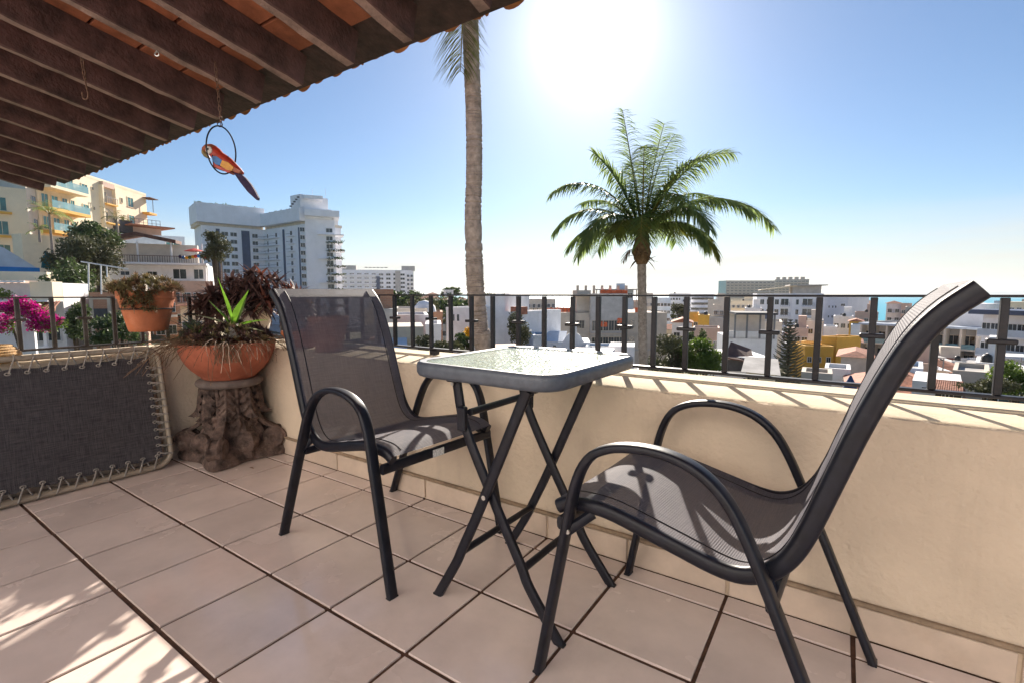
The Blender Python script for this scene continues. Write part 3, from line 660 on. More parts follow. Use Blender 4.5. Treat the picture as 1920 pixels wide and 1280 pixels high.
def folding_table():
    e = empty('folding_table', (-.83, 1.32, 0), -.02, 'small black folding table with rippled glass top between the two chairs', 'table')
    ZT = .752; hx, hy, rc = .262, .292, .085
    def rrect(hx, hy, r, n=7):
        out = []
        for cx, cy, a0 in ((hx - r, hy - r, 0), (-hx + r, hy - r, 90), (-hx + r, -hy + r, 180), (hx - r, -hy + r, 270)):
            for k in range(n + 1):
                a = math.radians(a0 + 90 * k / n); out.append((cx + r * math.cos(a), cy + r * math.sin(a)))
        return out
    prof = [(.030, .0), (.010, .002), (.002, -.004), (0, -.012), (.001, -.030), (.006, -.040), (.016, -.044), (.030, -.040), (.030, -.008)]
    mb = MB(); rows = []
    for ins, dz in prof:
        rr = rrect(hx - ins, hy - ins, rc - ins); rows.append([Vector((x, y, ZT + dz)) for x, y in rr] + [Vector((rr[0][0], rr[0][1], ZT + dz))])
    mb.grid(rows[::-1]); mb.build('rim', 'rim', e, True)
    rr = rrect(hx - .029, hy - .029, rc - .029)
    g = MB(); n = len(rr); g.add([(x, y, ZT - .001) for x, y in rr] + [(x, y, ZT - .006) for x, y in rr], [tuple(range(n)), tuple(range(2 * n - 1, n - 1, -1))] + [(i, n + i, n + (i + 1) % n, (i + 1) % n) for i in range(n)])
    g.build('glass_top', 'table_glass', e)
    # two crossing U frames; y is across
    X0 = .83; Y0_ = 1.32
    def loc(p): return (p[0] + X0, p[1] - Y0_, p[2])
    A = [(-1.022, 0, .0), (-.945, 0, .128), (-.915, 0, .19), (-.845, 0, .335), (-.683, 0, .700)]
    B = [(-.590, 0, .0), (-.690, 0, .128), (-.722, 0, .19), (-.826, 0, .37), (-.925, 0, .56), (-.958, 0, .700)]
    for nm, path, ys_ in (('leg', A, (1.085, 1.475)), ('leg', B, (1.112, 1.450))):
        for yy in ys_:
            pp = smooth_path([loc((x, yy, z)) for x, _, z in path], 4)
            lg = MB().tube(pp, .0095, .0155, 12, lat=(0, 1, 0), power=3.0).build('leg', 'frame', e, True)
            MB().box((pp[0].x, pp[0].y, .004), (.030, .0185, .008), bev=.002).build('foot_cap', 'rubber', lg)
    MB().tube([loc((-.920, 1.085, .175)), loc((-.920, 1.475, .175))], .011, .011, 10).build('stretcher', 'frame', e, True)
    MB().tube([loc((-.715, 1.112, .175)), loc((-.715, 1.450, .175))], .011, .011, 10).build('stretcher', 'frame', e, True)
    MB().tube([loc((-.905, 1.112, .605)), loc((-.905, 1.450, .605))], .011, .011, 10).build('stretcher', 'frame', e, True)
    for yy in (1.074, 1.486):
        MB().tube([loc((-.826, yy, .372)), loc((-.826, yy + (.004 if yy < 1.3 else -.004), .372))], .007, .007, 10).build('pivot_bolt', 'steel', e, True)
    for yy in (1.100, 1.462):
        for x, z in ((-.683, .700), (-.958, .700)): MB().box(loc((x, yy, z + .006)), (.05, .022, .026), bev=.004).build('hinge', 'frame', e)
        MB().box(loc((-.925, yy, .585)), (.030, .022, .075), bev=.004).build('latch', 'frame', e)
    MB().tube([loc((-.960, 1.098, .688)), loc((-.960, 1.094, .688))], .006, .006, 8).build('bolt', 'steel', e, True)
    MB().tube([loc((-.921, 1.098, .565)), loc((-.921, 1.094, .565))], .006, .006, 8).build('bolt', 'steel', e, True)
    return e
folding_table()

# folded lounger standing on its long side against the left parapet
def lounger():
    e = wempty('folded_lounger', (-3.08, .2, 0), 'folded sun lounger with grey laced fabric and beige tube frame, standing on edge at left', 'lounger')
    yA, yB = 1.125, -.75; z0, z1 = .020, .660; xb, xt = -3.055, -3.155
    def P(y, z): return Vector((xb + (xt - xb) * (z - z0) / (z1 - z0), y, z))
    r = .075; path = []
    for (cy, cz, a0) in ((yA - r, z1 - r, 0), (yB + r, z1 - r, 90), (yB + r, z0 + r, 180), (yA - r, z0 + r, 270)):
        for k in range(7):
            a = math.radians(a0 + 15 * k); path.append(P(cy + r * math.cos(a), cz + r * math.sin(a)))
    MB().tube(path, .0135, .0135, 12, lat=(1, 0, 0), closed=True).build('frame', 'tube_beige', e, True)
    path2 = [p + Vector((-.046, -.004, -.004)) for p in path]
    MB().tube(path2, .0115, .0115, 10, lat=(1, 0, 0), closed=True).build('rear_frame', 'tube_beige', e, True)
    fy0, fy1, fz0, fz1 = yB + .05, yA - .045, z0 + .042, z1 - .048
    rows = []; uv = []; n, m = 40, 16
    for i in range(n + 1):
        row = []
        for j in range(m + 1):
            y = fy0 + (fy1 - fy0) * i / n; z = fz0 + (fz1 - fz0) * j / m
            # scalloped edge between the laces, soft billow
            w = .006 * math.sin(y * 48) * (abs(2 * j / m - 1) ** 8)
            q = P(y, z + w) + Vector((-.004 + .006 * math.sin(i * .31) * math.sin(PI * j / m) + (.012 if (i > n - 5 and j < 4) else 0) * (i - n + 5) / 5, 0, 0))
            row.append(q); uv.append((y, z))
        rows.append(row)
    MB().grid(rows).build('fabric', 'lounger_cloth', e, True, uv=uv)
    ring = MB(); ring.tube([Vector((0, math.cos(a) * .0095, math.sin(a) * .0062)) for a in [2 * PI * k / 12 for k in range(12)]], .0030, .0030, 6, lat=(1, 0, 0), closed=True)
    hole = MB().lathe([(0.0001, 0), (.0082, 0)], seg=10)
    rme = ring.mesh('grommet'); rme.materials.append(MATS['cord']); rme.polygons.foreach_set('use_smooth', [True] * len(rme.polygons))
    hme = MB().add([(0, math.cos(2 * PI * k / 10) * .008, math.sin(2 * PI * k / 10) * .005) for k in range(10)], [tuple(range(10))]).mesh('grommet_hole'); hme.materials.append(MATS['hole'])
    def lace(y, z, fy, fz, gy2, gz2):
        a = P(y, z) + Vector((.006, 0, 0)); b = P(fy, fz) + Vector((.013, 0, 0)); c = P(gy2, gz2) + Vector((-.012, 0, 0))
        g = inst('grommet', rme, e, a); h = inst('grommet_hole', hme, g, (.0006, 0, 0))
        mid = P(fy, fz) + Vector((-.003, 0, .014 if fz > z else -.014)) if abs(fz - z) > .02 else P(fy, fz) + Vector((0, .014, 0))
        MB().tube([a + Vector((.003, .002, 0)), a.lerp(b, .5) + Vector((.006, 0, 0)), b + Vector((.003, 0, 0)), mid, c], .0032, .0042, 6).build('lace', 'cord', e, True)
    for k in range(24):
        y = fy1 - .025 - .066 * k * (1 + .0)
        if y < fy0 + .02: break
        lace(y, fz1 - .018, y + .026, z1 + .003, y + .05, fz1 - .004)
        lace(y, fz0 + .018, y - .024, z0 - .003, y - .05, fz0 + .004)
    for k in range(12):
        z = fz0 + .03 + .0425 * k
        lace(fy1 - .014, z, yA + .002, z - .012 + .003 * k % .01, fy1 - .002, z - .02)
lounger()

# ================================================================== PEDESTAL, POTS, PLANTS
PC = Vector((-2.965, 1.410, 0))
def pedestal():
    e = wempty('pedestal', PC, 'carved brown stone column capital used as a pedestal in the corner', 'pedestal')
    # square foot with hollow sides
    def sq(r, z, a):
        c, s = abs(math.cos(a)), abs(math.sin(a)); k = 1 / max(c, s)
        hollow = 1 - .16 * (1 - abs(abs(math.cos(2 * a)) - 0)) * 0
        return r * min(k, 1.34) * (1 - .17 * math.cos(2 * a) ** 2 * 1.0 + .0)
    MB().lathe([(.205, 0), (.222, .006), (.226, .03), (.216, .05), (.20, .065), (.17, .085), (.14, .10)], PC, 64, sq).build('foot', 'stone_ped', e, True)
    # bell: fluted body flaring downwards
    def fl_(r, z, a): return r * (1 + (.085 * math.cos(8 * a) + .03 * math.cos(16 * a)) * sm(.44, .30, z) + .012 * math.sin(23 * a + z * 40) * .5)
    prof = [(.19, .03), (.180, .08), (.165, .13), (.143, .18), (.124, .23), (.114, .28), (.112, .34), (.116, .40), (.124, .43)]
    MB().lathe(prof, PC, 64, fl_).build('bell', 'stone_ped', e, True)
    MB().lathe([(.13, .425), (.158, .428), (.170, .438), (.174, .450), (.170, .462), (.158, .470), (.10, .472)], PC, 48).build('top_ring', 'stone_ring', e, True)
    def acanthus(ln, wd, curl, seed):
        rs = random.Random(seed); rows = []; n, m = 30, 15
        for i in range(n + 1):
            q = i / n
            # hangs downwards along -z, tip curls outwards (+x)
            z = -ln * q + (curl * .8 * max(0, q - .78) ** 2 * 18 * .25)
            out = .020 + .018 * math.sin(PI * min(q, .8) * .6) + curl * max(0, q - .6) ** 2 * 5.5
            lobe = 1 + .18 * math.sin(q * PI * 2 * 4.5) * (1 - q * .3)
            w = wd * (.55 + .75 * math.sin(PI * min(.93, .18 + q * .74))) * lobe * .62 * (1 if q < .85 else (1 - (q - .85) * 3.2))
            row = []
            for j in range(m):
                v = 2 * j / (m - 1) - 1
                rib = .013 * math.exp(-(v / .16) ** 2) + .0090 * math.cos((abs(v) * 1.7 - q * 8.0) * PI) * min(1, abs(v) * 2.5)
                row.append(Vector((out + rib - .018 * v * v, v * w, z - abs(v) * .012 * (1 - 0)) ))
            rows.append(row)
        # close it with a back sheet for thickness
        mb = MB().grid(rows); mb.grid([[p + Vector((-.014, 0, 0)) for p in r] for r in rows][::-1])
        me = mb.mesh('acanthus_leaf'); me.polygons.foreach_set('use_smooth', [True] * len(me.polygons)); me.materials.append(MATS['stone_ped']); return me
    up = acanthus(.178, .053, .050, 1); lo = acanthus(.185, .066, .085, 2)
    for k in range(8):
        a = 2 * PI * k / 8 + .2
        inst('acanthus_leaf', up, e, PC + Vector((math.cos(a) * .124, math.sin(a) * .124, .428)), (0, 0, a))
        a += PI / 8
        inst('acanthus_leaf', lo, e, PC + Vector((math.cos(a) * .132, math.sin(a) * .132, .285)), (0, .35, a))
    for k in range(8):                                  # reeds between the leaves
        a = 2 * PI * k / 8 + .2 + PI / 8
        MB().tube([PC + Vector((math.cos(a) * r_, math.sin(a) * r_, z_)) for r_, z_ in ((.128, .43), (.124, .38), (.123, .32), (.130, .26), (.146, .20))], .011, .011, 8).build('reed', 'stone_ped', e, True)
    # corner volutes
    sp = [Vector((.034 * (1 - .8 * t) * math.cos(t * 4.2 * PI) + .0, 0, .034 * (1 - .8 * t) * math.sin(t * 4.2 * PI))) * 1.45 for t in [i / 40 for i in range(41)]]
    sp = [p * 1.35 for p in sp]
    for k in range(4):
        a = PI / 4 + PI / 2 * k
        c = PC + Vector((math.cos(a) * .235, math.sin(a) * .235, .108))
        M = Matrix.Rotation(a, 3, 'Z')
        mb = MB()
        for off in (-.026, .026): mb.tube([c + M @ (p + Vector((0, off, 0))) for p in sp], .010, .008, 8)
        mb.lathe([(.0001, -.040), (.020, -.046), (.030, -.040), (.052, -.044), (.060, -.036), (.055, .0), (.060, .036), (.052, .044), (.0001, .045)], (0, 0, 0), 20)
        # turn the drum on its side
        nv = 9 * 20; base = len(mb.v) - nv
        for i in range(base, len(mb.v)):
            x, y, z = mb.v[i]; mb.v[i] = tuple(c + M @ Vector((x, z, y)))
        mb.build('volute', 'stone_ped', e, True)
        # scroll band from the bell out to the volute
        p0 = PC + Vector((math.cos(a) * .125, math.sin(a) * .125, .30)); p1 = PC + Vector((math.cos(a) * .165, math.sin(a) * .165, .215)); p2 = c + Vector((math.cos(a) * .012, math.sin(a) * .012, .052))
        MB().tube(smooth_path([p0, p1, p1.lerp(p2, .55) + Vector((0, 0, -.004)), p2], 5), [.020 + .0012 * i for i in range(16)], .013, 10, lat=(-math.sin(a), math.cos(a), 0), power=3).build('scroll_band', 'stone_ped', e, True)
        b = a + PI / 4
        # rough blocks and bosses between the volutes
        MB().lathe([(.0001, -.05), (.045, -.045), (.062, -.01), (.055, .03), (.03, .055), (.0001, .06)], PC + Vector((math.cos(b) * .165, math.sin(b) * .165, .115)), 18, lambda r, z, a: r * (1 + .14 * math.cos(5 * a))).build('boss', 'stone_ped', e, True)
pedestal()

def pot_profile(r0, r1, h, th, rim=.0, rimh=.0):
    p = [(.0001, 0), (r0 * .96, 0), (r0, .004)]
    for i in range(1, 9):
        q = i / 8; p.append((r0 + (r1 - r0) * q, .004 + (h - rimh - .004) * q))
    if rim: p += [(r1 + rim * .7, h - rimh + .001), (r1 + rim, h - rimh + .006), (r1 + rim, h - .006), (r1 + rim * .6, h)]
    else: p += [(r1 + .004, h + .003)]
    p += [(r1 - th, h), (r1 - th - .004, h - .03), (r0 - th, h * .5)]
    return p
BZ = .472
def bowl():
    e = wempty('bowl_planter', PC + Vector((0, 0, BZ)), 'wide terracotta bowl planter on the carved pedestal', 'planter')
    prof = [(.0001, 0), (.138, 0), (.148, .006), (.152, .014), (.172, .030), (.200, .055), (.224, .085), (.243, .118), (.257, .152), (.266, .186), (.271, .207), (.265, .213), (.254, .206), (.235, .17), (.15, .15)]
    MB().lathe(prof, PC + Vector((0, 0, BZ)), 64, lambda r, z, a: .955 * r * (1 + .012 * math.cos(2 * a + .6) + .005 * math.cos(5 * a))).build('bowl', 'terracotta_bowl', e, True)
    MB().lathe([(.0001, .182), (.12, .188), (.232, .178)], PC + Vector((0, 0, BZ)), 40).build('soil', 'soil', e, True)
    c = PC - RH * .272 + Vector((0, 0, BZ + .188)) - FH * .02
    MB().lathe([(.0001, -.022), (.014, -.018), (.022, -.004), (.021, .010), (.012, .020), (.0001, .022)], c, 16).build('lug', 'terracotta', e, True)
bowl()
def tangle(mb, c, rad, n, ln, w, rs, droop=.6, zup=.4):
    for _ in range(n):
        a = rs.uniform(0, 2 * PI); r = rad * math.sqrt(rs.random()); b = c + Vector((math.cos(a) * r, math.sin(a) * r, rs.uniform(-.005, .01)))
        a2 = a + rs.uniform(-1.2, 1.2)
        mb.leaf(b, (math.cos(a2), math.sin(a2), rs.uniform(zup * .3, zup * 2)), ln * rs.uniform(.5, 1.2), w * rs.uniform(.6, 1.3), droop * rs.uniform(.6, 1.8), 5)
def rosette(mb, c, n, ln, w, rs, el0=.2, el1=1.3, bend=.4, seg=4, tilt=Vector((0, 0, 0))):
    for k in range(n):
        a = k * 2.39996 + rs.uniform(-.2, .2); q = k / n; el = el0 + (el1 - el0) * q + rs.uniform(-.1, .1)
        d = Vector((math.cos(a) * math.cos(el), math.sin(a) * math.cos(el), math.sin(el))) + tilt
        mb.leaf(c, d, ln * rs.uniform(.8, 1.1) * (1 - .25 * q), w, bend, seg)
def bowl_plants():
    rs = random.Random(4); top = PC + Vector((0, 0, BZ + .190))
    e = wempty('agave', top + RH * .045, 'bright green agave with upright leaves in the terracotta bowl', 'plant')
    c = top + RH * .055 - FH * .03 + Vector((0, 0, .095))
    spec = [(-.10, .95, .30, .045), (.42, .85, .25, .060), (-.75, .55, .20, .036), (-1.05, .30, .22, .032), (.95, .45, .20, .040), (1.3, .12, .19, .038), (-.45, .8, .2, .034), (-1.25, .05, .17, .03)]
    for i, (sx, up, ln, w) in enumerate(spec):
        mb = MB(); mb.leaf(c, RH * sx + Vector((0, 0, up)) + FH * rs.uniform(-.35, .25), ln, w, .35 if up < .6 else .12, 7, .55, belly=.45, roll=rs.uniform(-.3, .3))
        mb.build('leaf', 'leaf_agave' if i in (0, 1, 4) else ('leaf_pale' if i in (2, 3, 5) else 'leaf_agave'), e, True)
    MB().lathe([(.0001, -.05), (.028, -.05), (.034, -.015), (.024, .008), (.0001, .014)], c, 12).build('stem', 'p_white', e, True)
    e = wempty('succulent_mat', top, 'tangle of dry brown succulents and roots spilling over the terracotta bowl', 'plant')
    mb = MB()
    for _ in range(130):
        a = rs.uniform(0, 2 * PI); r = .235 * math.sqrt(rs.random())
        rosette(mb, top + Vector((math.cos(a) * r, math.sin(a) * r, rs.uniform(-.01, .035) + .10 * (1 - (r / .26) ** 2))), 16, .048, .012, rs, -.1, 1.3, .2, 3)
    mb.build('rosettes', 'leaf_purple', e, True)
    mb = MB()
    for _ in range(60):
        a = rs.uniform(0, 2 * PI); r = .25 * math.sqrt(rs.random())
        rosette(mb, top + Vector((math.cos(a) * r, math.sin(a) * r, rs.uniform(.0, .03) + .10 * (1 - (r / .27) ** 2))), 12, .045, .007, rs, -.4, 1.2, .6, 3)
    mb.build('dry_rosettes', 'leaf_dry', e, True)
    mb = MB()
    for _ in range(60):
        a = rs.uniform(0, 2 * PI); r = .24 * math.sqrt(rs.random())
        rosette(mb, top + Vector((math.cos(a) * r, math.sin(a) * r, rs.uniform(.0, .045) + .09 * (1 - (r / .27) ** 2))), 14, .048, .010, rs, -.1, 1.3, .2, 3)
    mb.build('green_rosettes', 'leaf_succ', e, True)
    mb = MB()
    for _ in range(150):                                # wiry roots hanging over the rim
        a = YAW - PI / 2 + rs.uniform(-1.7, 1.7) if rs.random() < .8 else rs.uniform(0, 2 * PI)
        r = .20 + rs.uniform(0, .05); p = top + Vector((math.cos(a) * r, math.sin(a) * r, rs.uniform(.0, .03))); path = [p.copy()]
        d = Vector((math.cos(a), math.sin(a), rs.uniform(.3, 1.0))) * .02
        for k in range(rs.randint(3, 7)):
            p = p + d; path.append(p.copy()); d = d + Vector((rs.uniform(-.012, .012), rs.uniform(-.012, .012), -.010))
            if (p - PC).to_2d().length < .284: d = d + Vector((math.cos(a), math.sin(a), 0)) * .006
        MB.tube(mb, path, .0013, .0013, 4)
    for _ in range(40):
        a = YAW - PI / 2 + .55 + rs.uniform(-.22, .22); p = PC + Vector((math.cos(a) * .272, math.sin(a) * .272, BZ + .222)); path = [p.copy()]
        for k in range(6):
            p = p + Vector((math.cos(a) * .004 + rs.uniform(-.007, .007), math.sin(a) * .004 + rs.uniform(-.007, .007), -.017)); path.append(p.copy())
        mb.tube(path, .0014, .0014, 4)
    mb.build('roots', 'leaf_dry', e, True)
    e = wempty('strap_leaf_plant', top - RH * .16, 'grey green plant with arching strap leaves at the left of the bowl', 'plant')
    mb = MB()
    for k in range(110):
        a = YAW + PI + rs.uniform(-1.5, 1.5); c2 = top - RH * rs.uniform(.08, .20) - FH * rs.uniform(-.08, .08) + Vector((0, 0, rs.uniform(0, .05)))
        mb.leaf(c2, Vector((math.cos(a), math.sin(a), rs.uniform(.4, 2.2))), rs.uniform(.14, .30), .013, rs.uniform(1.0, 2.2), 7)
    mb.build('leaves', 'leaf_grass', e, True)
    mb = MB(); c2 = top - RH * .085 - FH * .13 + Vector((0, 0, .07))
    for sx, up, ln in ((-.9, .9, .12), (.4, .7, .07), (.9, .3, .06), (-.3, .4, .05)): mb.leaf(c2, RH * sx + Vector((0, 0, up)), ln, .014, .3, 5)
    e2 = wempty('agave', c2, 'small yellow green agave pup at the left of the bowl', 'plant'); mb.build('leaves', 'leaf_agave', e2, True)
bowl_plants()

def pot_thing(name, label, c, r0, r1, h, m, rim=.014, rimh=.035, cat='pot'):
    e = wempty(name, c, label, cat)
    MB().lathe(pot_profile(r0, r1, h, .012, rim, rimh), c, 48, lambda r, z, a: r * (1 + .006 * math.cos(2 * a))).build('pot', m, e, True)
    MB().lathe([(.0001, h - .022), (r1 - .013, h - .026)], c, 24).build('soil', 'soil', e)
    return e
# pot carried by a ring on the left railing
HP = Vector((-3.255, 1.125, .748))
pot_thing('flower_pot', 'large terracotta flower pot hanging on the left railing above the lounger', HP, .092, .132, .225, 'terracotta', .006, .045)
rg = wempty('pot_ring', HP + Vector((0, 0, .14)), 'iron ring bracket holding the terracotta pot on the left railing', 'bracket')
MB().tube([HP + Vector((math.cos(a) * .124, math.sin(a) * .124, .125)) for a in [2 * PI * k / 32 for k in range(32)]], .004, .006, 6, lat=(0, 0, 1), closed=True).build('ring', 'iron', rg, True)
MB().tube([HP + Vector((-.124, 0, .125)), Vector((XR + .018, HP.y, HP.z + .125)), Vector((XR + .018, HP.y, HP.z + .188))], .004, .004, 6).build('hook_arm', 'iron', rg, True)
def hanging_succulent():
    rs = random.Random(12); e = wempty('succulent_plant', HP + Vector((0, 0, .23)), 'dense spiky olive succulent overflowing the pot on the railing', 'plant')
    mb = MB(); mb2 = MB()
    for _ in range(120):
        a = rs.uniform(0, 2 * PI); r = .170 * math.sqrt(rs.random()); hgt = .085 * (1 - (r / .185) ** 2) + rs.uniform(-.012, .012)
        c = HP + Vector((math.cos(a) * r, math.sin(a) * r, .212 + hgt))
        rosette(mb if rs.random() < .75 else mb2, c, 16, .045, .0095, rs, -.4, 1.3, .1, 3, Vector((math.cos(a), math.sin(a), 0)) * .4 * (r / .17))
    for _ in range(46):                                 # trailing shoots in front, to the right
        a = YAW - PI / 2 + rs.uniform(-.2, .95); z = rs.uniform(.12, .225)
        c = HP + Vector((math.cos(a), math.sin(a), 0)) * (.140 + .012 * rs.random()) + Vector((0, 0, z))
        rosette(mb if rs.random() < .6 else mb2, c, 12, .040, .009, rs, -.6, 1.0, .1, 3, Vector((math.cos(a) * .8, math.sin(a) * .8, -.2)))
    for _ in range(16):
        a = YAW + PI + rs.uniform(-.5, .4); c = HP + Vector((math.cos(a), math.sin(a), 0)) * rs.uniform(.13, .18) + Vector((0, 0, rs.uniform(.20, .25)))
        rosette(mb2, c, 12, .045, .010, rs, -.4, 1.0, .1, 3, Vector((math.cos(a), math.sin(a), 0)) * .6)
    mb.build('rosettes', 'leaf_succ', e, True); mb2.build('dry_rosettes', 'leaf_dry', e, True)
hanging_succulent()
# purple plant in a pale planter on the corner of the parapet
QC = Vector((-3.30, 1.715, ZC + .020))
pot_thing('planter', 'pale cement planter on the parapet corner behind the bowl', QC, .105, .150, .235, 'w_beige', .012, .03, 'planter')
def purple_plant():
    rs = random.Random(5); e = wempty('purple_plant', QC + Vector((0, 0, .22)), 'bushy purple brown plant with pointed leaves behind the bowl planter', 'plant')
    a_, b_ = MB(), MB()
    for _ in range(96):
        a = rs.uniform(0, 2 * PI); r = .36 * math.sqrt(rs.random()); z = .235 + .22 * (1 - (r / .37) ** 2) * rs.uniform(.3, 1.05) - .12 * (r / .33) * rs.random()
        c = QC + RH * (math.cos(a) * r * 1.05 + .03) + FH * (math.sin(a) * r * .55) + Vector((0, 0, z))
        right = math.cos(a) * r > .12
        rosette(b_ if (right and rs.random() < .40) or rs.random() < .06 else a_, c, 16, .150, .024, rs, -.6, 1.2, .7, 5, RH * math.cos(a) * .5 * r / .3)
    a_.build('leaves', 'leaf_purple', e, True); b_.build('red_leaves', 'leaf_purple2', e, True)
    mb = MB()
    for _ in range(14):
        a = rs.uniform(0, 2 * PI); r = rs.uniform(.05, .3)
        mb.tube([QC + Vector((0, 0, .2)), QC + RH * math.cos(a) * r + FH * math.sin(a) * r * .5 + Vector((0, 0, rs.uniform(.22, .36)))], .006, .006, 5)
    mb.build('stems', 'bark', e, True)
    mb = MB()
    for k in range(9):
        c = QC + RH * rs.uniform(.22, .48) - FH * rs.uniform(0, .08) + Vector((0, 0, rs.uniform(.16, .26)))
        rosette(mb, c, 8, .032, .016, rs, 0, 1, .2, 3)
    mb.build('yellow_flowers', 'flower_y', e, True)
purple_plant()
# pot standing on the long parapet behind the left chair
SP = Vector((-2.40, 1.690, ZC + .006))
pot_thing('flower_pot', 'old terracotta pot on the parapet, seen through the back of the left chair', SP, .070, .100, .195, 'terracotta_old', .010, .045)
def thorn_plant(c, nm, label, n, seed):
    rs = random.Random(seed); e = wempty(nm, c, label, 'plant'); mb = MB(); fl2 = MB()
    for _ in range(n):
        p = c.copy(); path = [p.copy()]; d = Vector((rs.uniform(-.5, .5), rs.uniform(-.5, .5), 1)).normalized() * .02
        for k in range(4): p = p + d; path.append(p.copy()); d = d + Vector((rs.uniform(-.008, .008), rs.uniform(-.008, .008), 0))
        mb.tube(path, .0022, .0022, 4)
        rosette(fl2, p, 6, .022, .012, rs, .1, 1, .2, 3)
    mb.build('stems', 'bark', e, True); fl2.build('leaves', 'leaf_dry', e, True)
thorn_plant(SP + Vector((0, 0, .175)), 'dry_plant', 'few dry stems in the old pot behind the left chair', 6, 3)
RP = Vector((-2.72, 1.725, ZC + .006))
pot_thing('flower_pot', 'small terracotta pot with red flowers at the right of the bowl planter', RP, .075, .105, .10, 'terracotta', .008, .025)
def red_flowers():
    rs = random.Random(8); e = wempty('red_flower_plant', RP + Vector((0, 0, .08)), 'small red flowering plant half hidden behind the left chair', 'plant'); a_, b_ = MB(), MB()
    for _ in range(20):
        c = RP + Vector((rs.uniform(-.09, .09), rs.uniform(-.09, .09), rs.uniform(.09, .17)))
        rosette(a_ if rs.random() < .6 else b_, c, 9, .035, .014, rs, -.2, 1.2, .2, 3)
    a_.build('leaves', 'leaf_purple', e, True); b_.build('flowers', 'flower_r', e, True)
red_flowers()
# basket on the left parapet
def basket():
    c = Vector((XW - .09, .46, ZC + .002)); e = wempty('wicker_basket', c, 'small yellow wicker basket on the left parapet, cut by the picture edge', 'basket')
    for k in range(7):
        z = .008 + .0115 * k; r = .085 + .012 * math.sin(k * .6)
        MB().tube([c + Vector((math.cos(a) * r, math.sin(a) * r * 1.5, z)) for a in [2 * PI * i / 28 for i in range(28)]], .007, .007, 6, lat=(0, 0, 1), closed=True).build('strand', 'wicker', e, True)
basket()

